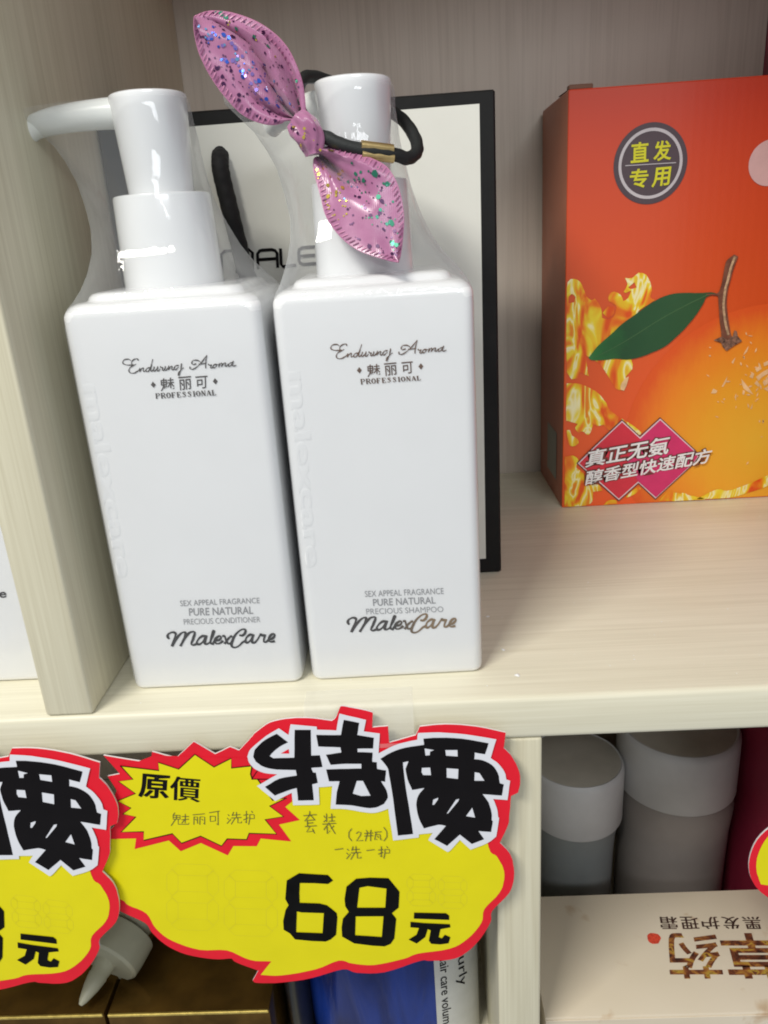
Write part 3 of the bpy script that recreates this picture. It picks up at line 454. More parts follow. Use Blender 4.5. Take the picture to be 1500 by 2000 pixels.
def plain(name, col, rough=.5, metal=0, spec=.5, var=0.05, vs=120, coat=0, bmp=0, bs=600):
    m, nt, b = new(name)
    v = coords(nt)
    f = noise(nt, v, vs, 4)
    lo = tuple(max(0, c*(1-var)) for c in col); hi = tuple(min(1, c*(1+var)) for c in col)
    nt.links.new(ramp(nt, f, [(.3, lo), (.7, hi)]), b.inputs['Base Color'])
    b.inputs['Roughness'].default_value = rough; b.inputs['Metallic'].default_value = metal
    b.inputs['Specular IOR Level'].default_value = spec; b.inputs['Coat Weight'].default_value = coat; b.inputs['Coat Roughness'].default_value = .05
    if bmp: bump(nt, b, noise(nt, v, bs, 2), bmp, .0003)
    return m
def wood(name, axis, dark, light, rough=.42, streak=.55):
    m, nt, b = new(name)
    sc = {'x': (6, 260, 260), 'z': (260, 260, 6)}[axis]; sc2 = {'x': (1.5, 40, 40), 'z': (40, 40, 1.5)}[axis]
    sc3 = {'x': (16, 1000, 1000), 'z': (1000, 1000, 16)}[axis]
    a = noise(nt, coords(nt, sc), 1.0, 4, .6, .3); c = noise(nt, coords(nt, sc2, (3.1, 1.7, .4)), 1.0, 3, .5, .6); d = noise(nt, coords(nt, sc3, (1, 5, 2)), 1.0, 2)
    mx = N(nt, 'ShaderNodeMath', operation='MULTIPLY_ADD'); nt.links.new(a, mx.inputs[0]); mx.inputs[1].default_value = streak
    m2 = N(nt, 'ShaderNodeMath', operation='MULTIPLY'); nt.links.new(c, m2.inputs[0]); m2.inputs[1].default_value = .30; nt.links.new(m2.outputs[0], mx.inputs[2])
    m3 = N(nt, 'ShaderNodeMath', operation='MULTIPLY_ADD'); nt.links.new(d, m3.inputs[0]); m3.inputs[1].default_value = .38; nt.links.new(mx.outputs[0], m3.inputs[2])
    mid = tuple((p+q)/2 for p, q in zip(dark, light))
    nt.links.new(ramp(nt, m3.outputs[0], [(.40, dark), (.56, mid), (.74, light)]), b.inputs['Base Color'])
    b.inputs['Roughness'].default_value = rough; b.inputs['Specular IOR Level'].default_value = .4
    rr_ = N(nt, 'ShaderNodeMapRange'); rr_.inputs[3].default_value = rough-.12; rr_.inputs[4].default_value = rough+.14
    nt.links.new(noise(nt, coords(nt), 22, 5, .65), rr_.inputs[0]); nt.links.new(rr_.outputs[0], b.inputs['Roughness'])
    bump(nt, b, m3.outputs[0], .12, .0004)
    return m
WX = wood('pale_laminate_grain_along', 'x', (.62, .58, .435), (.765, .73, .58))
WZ = wood('pale_laminate_grain_up', 'z', (.54, .495, .355), (.685, .645, .49))
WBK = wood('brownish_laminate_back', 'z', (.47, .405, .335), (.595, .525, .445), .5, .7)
MAG = plain('magenta_laminate', (.30, .010, .045), .45)
WHITE = plain('white_plastic', (.81, .812, .815), .22, spec=.5, var=.012, vs=40, coat=.3)
nt = WHITE.node_tree; b = nt.nodes['Principled BSDF']; b.inputs['Coat Weight'].default_value = .6
f = noise(nt, coords(nt, (1, 1, 1)), 260, 3, .6, 1.0); s = N(nt, 'ShaderNodeSeparateXYZ'); nt.links.new(coords(nt), s.inputs[0])
mr = N(nt, 'ShaderNodeMapRange'); mr.inputs[1].default_value = .014; mr.inputs[2].default_value = .002; nt.links.new(s.outputs[2], mr.inputs[0])
mr2 = N(nt, 'ShaderNodeMapRange'); mr2.inputs[1].default_value = .140; mr2.inputs[2].default_value = .146; nt.links.new(s.outputs[2], mr2.inputs[0])
mx = N(nt, 'ShaderNodeMath', operation='MAXIMUM'); nt.links.new(mr.outputs[0], mx.inputs[0]); nt.links.new(mr2.outputs[0], mx.inputs[1])
m3 = N(nt, 'ShaderNodeMath', operation='MULTIPLY_ADD'); nt.links.new(mx.outputs[0], m3.inputs[0]); m3.inputs[1].default_value = .35; m3.inputs[2].default_value = .04
bp = N(nt, 'ShaderNodeBump'); bp.inputs['Distance'].default_value = .0012; nt.links.new(m3.outputs[0], bp.inputs['Strength']); nt.links.new(f, bp.inputs['Height']); nt.links.new(bp.outputs['Normal'], b.inputs['Coat Normal'])
WHITE2 = plain('white_cap_plastic', (.79, .80, .81), .18, spec=.5, var=.01, vs=40, coat=.5)
SPOUT = plain('translucent_spout_plastic', (.84, .86, .83), .25, var=.01)
SPOUT.node_tree.nodes['Principled BSDF'].inputs['Subsurface Weight'].default_value = .3
SPOUT.node_tree.nodes['Principled BSDF'].inputs['Subsurface Radius'].default_value = (.004, .004, .004)
INK = plain('black_print_ink', (.007, .006, .007), .6, spec=.08, var=.1)
INKB = plain('brown_foil_ink', (.13, .065, .035), .3, metal=.4, var=.35, vs=90)
INKG = plain('grey_print_ink', (.27, .27, .28), .5, var=.05)
# foil that shows dark at the left and gold at the right of the signature
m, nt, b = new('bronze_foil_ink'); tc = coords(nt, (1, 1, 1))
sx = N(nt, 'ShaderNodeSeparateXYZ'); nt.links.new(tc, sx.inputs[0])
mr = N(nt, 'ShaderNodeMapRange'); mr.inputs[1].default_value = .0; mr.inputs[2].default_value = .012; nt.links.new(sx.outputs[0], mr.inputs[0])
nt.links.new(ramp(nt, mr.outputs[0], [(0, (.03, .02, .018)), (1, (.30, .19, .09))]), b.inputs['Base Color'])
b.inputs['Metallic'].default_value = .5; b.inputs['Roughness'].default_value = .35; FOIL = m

def film_mat():
    m, nt, b = new('clear_shrink_film'); out = nt.nodes['Material Output']
    nt.nodes.remove(b)
    v = coords(nt, (1, 1, .35), rot=(0, .5, 0)); f = noise(nt, v, 80, 3, .45, 1.8); f2 = noise(nt, coords(nt), 420, 2)
    ad = N(nt, 'ShaderNodeMath', operation='MULTIPLY_ADD'); nt.links.new(f2, ad.inputs[0]); ad.inputs[1].default_value = .03; nt.links.new(f, ad.inputs[2])
    bp = N(nt, 'ShaderNodeBump'); bp.inputs['Distance'].default_value = .003
    sz = N(nt, 'ShaderNodeSeparateXYZ'); nt.links.new(coords(nt), sz.inputs[0])
    rz = ramp(nt, sz.outputs[2], [(0, (.9,)*3), (.012, (.35,)*3), (.022, (.05,)*3), (.138, (.05,)*3), (.146, (.40,)*3), (.155, (.13,)*3)]); nt.links.new(rz, bp.inputs['Strength']); nt.links.new(ad.outputs[0], bp.inputs['Height'])
    tr = N(nt, 'ShaderNodeBsdfTransparent'); tr.inputs[0].default_value = (.98, .983, .985, 1)
    df = N(nt, 'ShaderNodeBsdfDiffuse'); df.inputs[0].default_value = (.80, .82, .84, 1)
    gl = N(nt, 'ShaderNodeBsdfGlossy'); gl.inputs['Roughness'].default_value = .05; nt.links.new(bp.outputs['Normal'], gl.inputs['Normal'])
    lw = N(nt, 'ShaderNodeLayerWeight'); lw.inputs['Blend'].default_value = .22
    mp = N(nt, 'ShaderNodeMapRange'); mp.inputs[3].default_value = .05; mp.inputs[4].default_value = .40; nt.links.new(lw.outputs['Facing'], mp.inputs[0])
    m1 = N(nt, 'ShaderNodeMixShader'); nt.links.new(mp.outputs[0], m1.inputs[0]); nt.links.new(tr.outputs[0], m1.inputs[1]); nt.links.new(df.outputs[0], m1.inputs[2])
    fr = N(nt, 'ShaderNodeFresnel'); fr.inputs['IOR'].default_value = 1.42; nt.links.new(bp.outputs['Normal'], fr.inputs['Normal'])
    fm = N(nt, 'ShaderNodeMath', operation='MINIMUM'); fm.inputs[1].default_value = .11; nt.links.new(fr.outputs[0], fm.inputs[0])
    m2 = N(nt, 'ShaderNodeMixShader'); nt.links.new(fm.outputs[0], m2.inputs[0]); nt.links.new(m1.outputs[0], m2.inputs[1]); nt.links.new(gl.outputs[0], m2.inputs[2])
    nt.links.new(m2.outputs[0], out.inputs[0]); return m
FILM = film_mat()

BLACKCARD = plain('black_paper', (.010, .010, .010), .6, spec=.2, var=.12, bmp=.1)
IVORY = plain('ivory_paper', (.68, .68, .62), .55, var=.012)
ROPE = plain('black_braided_cord', (.012, .012, .013), .7, spec=.3, var=.2, bmp=.4, bs=1500)
ELAS = plain('black_elastic_cord', (.014, .016, .016), .6, spec=.35, var=.2, bmp=.5, bs=2500)
BRASS = plain('brass', (.62, .45, .20), .28, metal=.9, var=.12, vs=400)

TRED = plain('red_card_print', (.74, .012, .028), .5, spec=.2, var=.06, vs=60)
TYEL = plain('yellow_card_print', (.74, .66, .006), .5, spec=.2, var=.03, vs=50)
TWHI = plain('white_card_print', (.72, .73, .78), .45, var=.02)
TEDGE = plain('white_card_edge', (.70, .66, .66), .7, var=.05)
TGUIDE = plain('pale_guide_print', (.67, .595, .008), .5, var=.05)
PEN = plain('ballpoint_ink', (.12, .105, .025), .5, var=.25, vs=900)
MARK = plain('black_marker_ink', (.005, .005, .005), .6, spec=.06, var=.3)

# ---------------------------------------------------------------- the shelf unit
XA, XB, T, DEP = -.1380, -.1200, .0183, .2772
su = thing('shelf_unit', 'pale wood laminate shelf unit with open bays holding the bottles, bag and cartons', 'shelf')
def board(name, x0, x1, y0, y1, z0, z1, m, r=.0015):
    mb = MB(); rbox(mb, x0, x1, y0, y1, z0, z1, r, 3); return mb.build(name, m, su, 40)
board('shelf_board', -.42, .2232, 0, DEP-.0003, -T, 0, WX, .0022)
board('upright_panel', XA, XB, .0008, DEP-.0003, .0002, .3999, WZ, .0012)
board('upright_panel', .0297, .0477, .0008, DEP-.0003, -.2448, -T-.0002, WZ, .0012)
board('back_panel', -.42, .2232, DEP, DEP+.006, -.263, .418, WBK, 0)
board('top_board', -.42, .2232, 0, DEP-.0003, .4002, .418, WX, .002)
board('bottom_board', -.42, .2232, 0, DEP-.0003, -.263, -.245, WX, .002)
o = board('side_panel', .2235, .2415, 0, DEP+.006, -.263, .418, MAG, .001); o['label'] = 'dark magenta side panel'
board('side_panel', -.438, -.4203, 0, DEP+.006, -.263, .418, WZ, .001)

# ---------------------------------------------------------------- pump bottles
def make_bottle():
    t = thing('pump_bottle', 'x', 'bottle', (-.0762, .0497, 0))
    mb = MB(); h = .0333; rings = []
    def rr(i, z, r): rings.append(rrect(h-i, h-i, r, z))
    rr(.0018, .0002, .003); rr(.0008, .0006, .0034); rr(.0002, .0014, .0037); rr(0, .0026, .0038)
    for k in range(1, 8): rr(0, .0026+.1400*k/8, .0038)
    for k in range(9):
        a = math.pi/2*k/8; rr(.0048*(1-math.cos(a)), .1426+.0046*math.sin(a), .0038+.0012*math.sin(a))
    rr(.0058, .1473, .005); rr(.0064, .1478, .005); rr(.0068, .1488, .005); rr(.0076, .1496, .005); rr(.0090, .1500, .005); rr(.0135, .1502, .005)
    loft(mb, rings); mb.build('body', WHITE, t, 70)
    ax, ay = -.0026, 0
    mb = MB(); lathe(mb, [(.0176, .1500), (.0177, .1504), (.01765, .153), (.0170, .1795), (.0167, .1803), (.0161, .1806), (.0112, .1807)], ax, ay); mb.build('pump_collar', WHITE2, t, 35)
    mb = MB(); lathe(mb, [(.0111, .1807), (.0113, .1815), (.0129, .2095), (.0131, .2108), (.0129, .2117), (.0123, .2121), (.004, .2125)], ax, ay)
    hd = mb.build('pump_head', WHITE2, t, 35)
    mb = MB(); P = crom([(ax-.010, 0, .2072), (-.0190, 0, .2073), (-.0280, 0, .2070), (-.0365, 0, .2063), (-.0425, 0, .2051), (-.0460, 0, .2034)], 5)
    n = len(P); rg = []
    for i, p in enumerate(P):
        f = i/(n-1); ry = .0062-.0022*f; rz = .0052-.0015*f
        tl = -.15*max(0, (f-.75)/.25)
        rg.append([(p.x+math.sin(a)*rz*tl*2, p.y+math.cos(a)*ry, p.z+math.sin(a)*rz) for a in (2*math.pi*k/20 for k in range(20))])
    loft(mb, rg); mb.build('spout', SPOUT, hd, 50)
    # shrink film: one skin from the shoulders up round the pump
    lv = [(.0022, .0337, .0337, .0337, 16)] + [(.006+.0333*k, .03375, .03375, .03375, 18) for k in range(5)] + [(.1428, .0337, .0337, .0337, 14), (.1448, .0333, .0333, .0333, 12), (.1460, .0329, .0329, .0329, 10), (.1472, .0325, .0324, .032, 7),
          (.1510, .0305, .0300, .0295, 5), (.1560, .0285, .0262, .0265, 4), (.1625, .0270, .0228, .0235, 3), (.1700, .0262, .0200, .0212, 2.5), (.1780, .0265, .0178, .0195, 2.3), (.1860, .0280, .0164, .0178, 2.2), (.1930, .0315, .0152, .0165, 2.1),
          (.1985, .0350, .0145, .0158, 2.05), (.2030, .0395, .0139, .0152, 2), (.2075, .0440, .0138, .0146, 2), (.2100, .0442, .0136, .0142, 2)]
    nt_ = 96; rings = []
    for z, xl, xr, yy, e in lv:
        k = min(1, max(0, (z-.147)/.03)); ox = ax*k; r = []
        for i in range(nt_):
            a = 2*math.pi*i/nt_; c, s = math.cos(a), math.sin(a)
            X = math.copysign(abs(c)**(2/e), c)*(xr if c > 0 else xl); Y = math.copysign(abs(s)**(2/e), s)*yy
            wv = 0
            if .150 < z < .209: wv = .00030*math.sin(5*a+z*190)+.00012*math.sin(9*a-z*230+1)
            q = math.hypot(X, Y) or 1; r.append((ox+X*(1+wv/q), Y*(1+wv/q), z))
        rings.append(r)
    P2 = []
    for j in range(len(rings)-1):
        nn = 3 if lv[j][0] >= .142 else 1
        for k in range(nn):
            f = k/nn; P2.append([tuple(rings[j][i][c]*(1-f)+rings[j+1][i][c]*f for c in range(3)) for i in range(nt_)])
    P2.append(rings[-1]); mb = MB(); loft(mb, P2, False, False)
    mb.build('shrink_film', FILM, t, 180)
    return t
FO = .0341   # print plane just outside the front face
def script(mb, strokes, wd, sh=(0, 0, 1), fn=None):
    fn = fn or FXZ(FO-.0006)
    x0 = min(p[0] for s in strokes for p in s)
    for i, s in enumerate(strokes):
        q = [((x0+(a-x0)*sh[2]+sh[0])*1e-4, (b+sh[1])*1e-4) for a, b in s]
        ribbon(mb, q, wd, (lambda k: (lambda a, b: (a, -FO+.0006-k*4e-6, b)))(i))
SERIF = {  # thick verticals, thin arms, little feet: (x0,y0,x1,y1,width)
 'P': [(.15,0,.15,1,.24),(0,.02,.36,.02,.08),(0,.98,.5,.98,.08),(.5,.98,.68,.85,.14),(.68,.85,.68,.65,.2),(.68,.65,.5,.5,.12),(.5,.48,.2,.48,.08)],
 'R': [(.15,0,.15,1,.24),(0,.02,.36,.02,.08),(0,.98,.5,.98,.08),(.5,.98,.66,.85,.14),(.66,.85,.66,.66,.2),(.66,.66,.5,.52,.12),(.5,.5,.2,.5,.08),(.42,.5,.75,.02,.2),(.65,.03,.9,.03,.08)],
 'O': [(.12,.3,.12,.7,.24),(.12,.7,.3,.95,.16),(.3,.97,.5,.97,.08),(.5,.95,.68,.7,.16),(.68,.7,.68,.3,.24),(.68,.3,.5,.05,.16),(.5,.03,.3,.03,.08),(.3,.05,.12,.3,.16)],
 'F': [(.15,0,.15,1,.24),(0,.02,.36,.02,.08),(0,.98,.65,.98,.08),(.63,.98,.63,.78,.1),(.2,.5,.45,.5,.08),(.45,.62,.45,.38,.08)],
 'E': [(.15,0,.15,1,.24),(0,.02,.68,.02,.08),(0,.98,.65,.98,.08),(.63,.98,.63,.78,.1),(.2,.5,.45,.5,.08),(.45,.62,.45,.38,.08),(.66,.02,.66,.24,.1)],
 'S': [(.55,.85,.4,.97,.1),(.4,.97,.2,.95,.1),(.2,.95,.12,.75,.16),(.12,.75,.5,.45,.22),(.5,.45,.52,.2,.18),(.52,.2,.35,.03,.1),(.35,.03,.1,.15,.1),(.08,.3,.08,.02,.07),(.56,.98,.56,.72,.07)],
 'I': [(.2,0,.2,1,.24),(.02,.02,.38,.02,.08),(.02,.98,.38,.98,.08)],
 'N': [(.12,0,.12,1,.09),(.15,.95,.62,.05,.24),(.66,0,.66,1,.09),(0,.02,.26,.02,.08),(0,.98,.2,.98,.08),(.52,.98,.8,.98,.08)],
 'A': [(.08,.02,.36,.98,.09),(.38,.98,.66,.02,.24),(.18,.33,.52,.33,.07),(0,.02,.2,.02,.08),(.5,.02,.8,.02,.08)],
 'L': [(.15,0,.15,1,.24),(0,.02,.64,.02,.08),(0,.98,.36,.98,.08),(.62,.02,.62,.26,.1)]}
ADV = {'I': .52}
def serif(mb, s, q, off):
    tot = sum(ADV.get(c, .92) for c in s)-.14; x = 0; k = 0
    for c in s:
        for x0, y0, x1, y1, wd in SERIF[c]:
            k += 1
            def fn(a, b, k=k):
                u, t = a/tot, 1-b
                p = [(1-u)*(1-t)*q[0][i]+u*(1-t)*q[1][i]+u*t*q[2][i]+(1-u)*t*q[3][i] for i in (0, 1)]
                return (p[0], -off-k*2e-6, p[1])
            d = math.hypot(x1-x0, y1-y0); nx, ny = -(y1-y0)/d*wd/2, (x1-x0)/d*wd/2
            mb.add([fn(x+x0+nx, y0+ny), fn(x+x0-nx, y0-ny), fn(x+x1-nx, y1-ny), fn(x+x1+nx, y1+ny)], [(0, 1, 2, 3)])
        x += ADV.get(c, .92)
def diamond(mb, p, r, fn): mb.add([fn(p[0]-r, p[1]), fn(p[0], p[1]-r*1.25), fn(p[0]+r, p[1]), fn(p[0], p[1]+r*1.25)], [(0, 1, 2, 3)])
PO = FO-.0006
def letter(t, k, cn, en_sh, mx_sh, m_top, m_sig, third):
    mb = MB(); script(mb, D['enduring'], lambda f: .00022+.00022*math.sin(f*9+1)**2, en_sh); mb.build('script_lettering', m_top, t)
    mb = MB()
    for ch, q in zip('魅丽可', D[k+'_cn']): quad_text(mb, ch, S(q), FXZ(PO), .006)
    for p in S(D[k+'_dot']): diamond(mb, p, .00085, FXZ(PO))
    mb.build('brand_characters', m_top, t)
    mb = MB(); serif(mb, 'PROFESSIONAL', S(D[k+'_pro']), PO); mb.build('serif_lettering', m_top, t)
    mb = MB()
    quad_text(mb, 'SEX APPEAL FRAGRANCE', S(D[k+'_l1']), FXZ(PO)); quad_text(mb, 'PURE NATURAL', S(D[k+'_l2']), FXZ(PO), .012); quad_text(mb, third, S(D[k+'_l3']), FXZ(PO), -.004)
    mb.build('description_lettering', INKG, t)
    mb = MB(); script(mb, D['malex'], lambda f: .00066+.00042*math.sin(f*7+.6)**2, mx_sh); mb.build('signature_lettering', m_sig, t)
    # raised letters running down the left of the front face
    mb = MB(); q = S(D['emb']); tr = [q[1], q[2], q[3], q[0]]
    vs, fs = text_geo('malexcare', .0, .05)
    x0 = min(v[0] for v in vs); x1 = max(v[0] for v in vs); y0 = min(v[1] for v in vs); y1 = max(v[1] for v in vs); out = []
    for x, y, z in vs:
        u = (x-x0)/(x1-x0); tt = (y1-y)/(y1-y0)
        a = [(1-u)*(1-tt)*tr[0][k]+u*(1-tt)*tr[1][k]+u*tt*tr[2][k]+(1-u)*tt*tr[3][k] for k in (0, 1)]
        out.append((a[0], -.0333-z*.0022, a[1]))
    mb.add(out, fs)
    mb.build('embossed_lettering', WHITE, t, 80)
con = make_bottle()
sha = copy_tree(con); far = copy_tree(con)
con['label'] = 'white square conditioner pump bottle with a bare pump, beside the wooden upright'
sha['label'] = 'white square pump bottle of shampoo with the pink bow hung round its pump'
for o_ in C.objects:
    if o_.name.startswith('spout') and o_.parent and o_.parent.parent == sha: o_.rotation_euler = (0, 0, math.radians(-40))
sha.location = (-.0063, .0509, 0); sha.rotation_euler = (0, 0, math.radians(1.0))
far['label'] = 'white bottle cut off by the left frame edge, beyond the wooden upright'
far.location = (-.1753, .0602, 0)
for o_ in (con, sha): o_['group'] = 'white pump bottles on the shelf'
far['group'] = 'white pump bottles on the shelf'
INKT = plain('dark_grey_print_ink', (.06, .05, .045), .5, spec=.2, var=.15)
letter(con, 'con', None, (0, 0, 1), (0, 0, 1), INKT, INK, 'PRECIOUS CONDITIONER')
letter(sha, 'sha', None, D['end_s'], D['malex_s'], INKB, FOIL, 'PRECIOUS SHAMPOO')
mb = MB(); quad_text(mb, 'Care', S(D['far_txt']), FXZ(PO), .02); mb.build('lettering', INK, far)

# ---------------------------------------------------------------- pink bow hair tie on the shampoo pump
PINK, nt, b = new('pink_satin')
v = coords(nt); f = noise(nt, v, 130, 4, .6)
wv = N(nt, 'ShaderNodeTexWave'); wv.inputs['Scale'].default_value = 520; wv.inputs['Distortion'].default_value = .6; nt.links.new(v, wv.inputs['Vector'])
nt.links.new(ramp(nt, f, [(.3, (.34, .12, .24)), (.7, (.44, .18, .32))]), b.inputs['Base Color'])
b.inputs['Roughness'].default_value = .27; b.inputs['Sheen Weight'].default_value = .25; b.inputs['Anisotropic'].default_value = .5
bump(nt, b, wv.outputs['Fac'], .12, .0002)
THREAD = plain('pink_thread', (.50, .19, .33), .4, var=.1); THREADD = plain('dark_pink_thread', (.20, .05, .13), .5, var=.1)
FBLUE = plain('blue_foil', (.05, .13, .62), .25, metal=.7, var=.3); FSKY = plain('sky_foil', (.25, .50, .85), .15, metal=.8, var=.2)
FPUR = plain('dark_purple_foil', (.06, .015, .07), .3, metal=.4, var=.2); FGRN = plain('green_foil', (.03, .20, .13), .3, metal=.5, var=.2)
FGOLD = plain('gold_foil', (.85, .62, .12), .18, metal=.85, var=.2); FLIL = plain('lilac_foil', (.32, .22, .62), .2, metal=.6, var=.2)
FOILS = [FBLUE, FSKY, FPUR, FGRN, FGOLD, FLIL]
bow = thing('bow_hair_tie', 'pink satin bow hair tie with black elastic looped round the shampoo pump', 'hair tie', (-.018, .033, .190))
BO = Vector((-.018, .033, .190))
def wpt(p): return Vector((p[0]*1e-4, p[1]*1e-4, p[2]*1e-4)) - BO
def leaf(L, Rr, folds, puff, rules, seed, label):
    rnd = random.Random(seed)
    Lp = [wpt(p) for p in L]; Rp = [wpt(p) for p in Rr]; nu, nv = len(Lp), 21
    grid = []
    for i in range(nu):
        u = i/(nu-1); row = []
        for j in range(nv):
            t = j/(nv-1); p = Lp[i].lerp(Rp[i], t)
            e = math.sin(math.pi*t)
            dy = -puff*e*math.sin(math.pi*min(1, u*.9+.12))
            for (c, wdt, amp, u0) in folds:
                cc = c + .10*math.sin(u*5+c*7)
                dy += amp*math.exp(-((t-cc)/wdt)**2)*max(0, 1-u/u0)**.8
            dy += .0005*math.sin(u*13+t*9+seed)*e
            row.append(p+Vector((0, dy, 0)))
        grid.append(row)
    mb = MB()
    mb.add([p for r in grid for p in r], [(i*nv+j, (i+1)*nv+j, (i+1)*nv+j+1, i*nv+j+1) for i in range(nu-1) for j in range(nv-1)])
    bk = Vector((0, .0011, 0)); cl = Vector((0, .0011, 0))
    off = [[p+bk*(1 if 0 < j < nv-1 else .5) for j, p in enumerate(r)] for r in grid]
    mb.add([p for r in off for p in r], [(i*nv+j, i*nv+j+1, (i+1)*nv+j+1, (i+1)*nv+j) for i in range(nu-1) for j in range(nv-1)])
    for e in (0, nv-1): mb.add([grid[i][e] for i in range(nu)]+[off[i][e] for i in range(nu)], [(i, i+1, nu+i+1, nu+i) if e else (i+1, i, nu+i, nu+i+1) for i in range(nu-1)])
    wing = mb.build('bow_wing', PINK, bow, 60); wing['label'] = label
    def at(u, t):
        a = min(max(u, 0), .9999)*(nu-1); c = min(max(t, 0), .9999)*(nv-1); i, j = int(a), int(c); a -= i; c -= j
        p = (grid[i][j]*(1-a)+grid[i+1][j]*a)*(1-c)+(grid[i][j+1]*(1-a)+grid[i+1][j+1]*a)*c
        du = (grid[i+1][j]-grid[i][j]); dv = (grid[i][j+1]-grid[i][j]); nn = du.cross(dv)
        if nn.length < 1e-12: nn = Vector((0, -1, 0))
        nn.normalize()
        if nn.y > 0: nn = -nn
        return p, nn
    # rolled edge and overlock stitches
    mb = MB(); k = 0
    for side in (0, 1):
        pts = [Lp, Rp][side]
        edge = [p for p in crom(pts, 4)]
        tube(mb, [p+Vector((0, .0003, 0)) for p in edge[6:]], .00022, 6, 0)
        ln = 0; m_ = len(edge)
        step = .00125; acc = 0
        for i in range(8, m_-1):
            acc += (edge[i+1]-edge[i]).length
            if acc < step: continue
            acc = 0; u = i/(m_-1); k += 1
            wdt = (Lp[min(nu-1, int(u*(nu-1)))]-Rp[min(nu-1, int(u*(nu-1)))]).length
            if wdt < .006: continue
            tt = .0023/wdt; a, na = at(u, (.0003/wdt) if side == 0 else 1-.0003/wdt); c, nc = at(u+.012, tt if side == 0 else 1-tt)
            d = (c-a); sdir = d.cross(na).normalized()*.00020
            a = a+na*.00022; c = c+nc*.00015
            mid = (a+c)/2+na*.00018
            mb.add([a-sdir, a+sdir, mid-sdir, mid+sdir, c-sdir, c+sdir], [(0, 1, 3, 2), (2, 3, 5, 4)], 1 if rnd.random() < .35 else 0)
    st = mb.build('edge_stitching', [THREAD, THREADD], wing); st['kind'] = 'stuff'
    mb = MB()
    for (n, ur, tr, sr, mi) in rules:
        for _ in range(n):
            u = rnd.uniform(*ur); t = rnd.uniform(*tr); sz = rnd.uniform(*sr)
            p, nn = at(u, t); ex = nn.orthogonal().normalized(); ey = nn.cross(ex); n_ = rnd.choice((5, 6, 7)); a0 = rnd.random()*6
            tl = Vector((rnd.uniform(-.12, .12), 0, rnd.uniform(-.12, .12)))
            mb.add([p+nn*.00022+(ex*math.cos(a0+6.283*q/n_)*rnd.uniform(.7, 1.3)+ey*math.sin(a0+6.283*q/n_)*rnd.uniform(.7, 1.3))*sz for q in range(n_)], [tuple(range(n_))], mi)
    sp = mb.build('foil_specks', FOILS, wing); sp['kind'] = 'stuff'
sm = (.00018, .00042); md = (.0004, .0008); bg_ = (.0008, .0014)
leaf(D['bow_u_l'], D['bow_u_r'], [(.60, .045, .0085, .95), (.80, .04, .006, .7), (.70, .04, -.004, .8), (.35, .07, .004, .6), (.45, .05, -.003, .6)], .0012,
     [(34, (.25, .85), (.25, .6), sm, 0), (12, (.25, .75), (.3, .65), md, 0), (3, (.2, .5), (.3, .6), bg_, 0), (14, (.1, .8), (.35, .7), sm, 1), (5, (.1, .6), (.4, .65), md, 1), (20, (.3, .8), (.3, .6), md, 5),
      (70, (.1, .9), (.05, .35), sm, 2), (40, (.15, .9), (.6, .95), sm, 2), (9, (.1, .7), (.05, .3), md, 2), (8, (.3, .8), (.6, .95), md, 2), (10, (.1, .9), (.75, .95), md, 3), (7, (.2, .8), (.7, .93), sm, 4), (6, (.75, .95), (.2, .6), sm, 1)], 3, 'upper bow wing with blue specks')
leaf(D['bow_l_l'], D['bow_l_r'], [(.58, .09, .0090, .55), (.80, .09, -.004, .5), (.25, .06, .003, .35), (.36, .05, -.002, .4)], .0010,
     [(26, (.05, .5), (.05, .5), sm, 4), (12, (.05, .4), (.1, .6), md, 4), (3, (.03, .2), (.5, .9), bg_, 4), (16, (.25, .9), (.45, .9), md, 3), (4, (.4, .9), (.6, .9), bg_, 3), (26, (.3, .9), (.4, .95), sm, 3),
      (60, (.35, .95), (.1, .9), sm, 2), (10, (.4, .95), (.1, .8), md, 2), (6, (.2, .4), (.3, .6), sm, 1)], 5, 'lower bow wing with gold and green specks')
mb = MB(); K_ = crom([wpt(p) for p in D['knot']], 6)
tube(mb, [k+Vector((.0006, -.0005, 0)) for k in K_], lambda f: .0030+.0019*math.sin(math.pi*min(1, f+.05)), 40, groove=lambda i, th: .13*math.sin(4*th+i*.25)+.07*math.sin(9*th-i*.4))
kn = mb.build('knot', PINK, bow, 60)
mb = MB(); rnd = random.Random(4)
for _ in range(34):
    k = rnd.choice(K_[4:]); a = rnd.uniform(math.pi*1.05, math.pi*1.95); d = Vector((math.cos(a), math.sin(a), 0)); p = k+Vector((.0006, -.0005, rnd.uniform(-.001, .001)))+d*.0053
    e = d.cross(Vector((0, 0, 1))); s_ = rnd.uniform(.0002, .0007); mb.add([p-e*s_, p+Vector((0, 0, s_)), p+e*s_, p-Vector((0, 0, s_))], [(0, 1, 2, 3)], rnd.choice((4, 4, 2, 5)))
o = mb.build('foil_specks', FOILS, kn); o['kind'] = 'stuff'
E_ = [wpt(p) for p in D['elastic']]
mb = MB(); P = crom(E_, 8); P.append(P[0])
tube(mb, P[:-1], .00215, 14, groove=lambda i, th: .05*math.sin(th*7+i*.9), closed=True); mb.build('elastic_loop', ELAS, bow, 60)
mb = MB(); a, c = E_[3], E_[5]
for dz in (.00135, -.00135): tube(mb, [a+Vector((0, -.0009, dz)), a.lerp(c, .5)+Vector((0, -.0010, dz)), c+Vector((0, -.0009, dz))], .00155, 14)
mb.build('brass_clasp', BRASS, bow, 40)

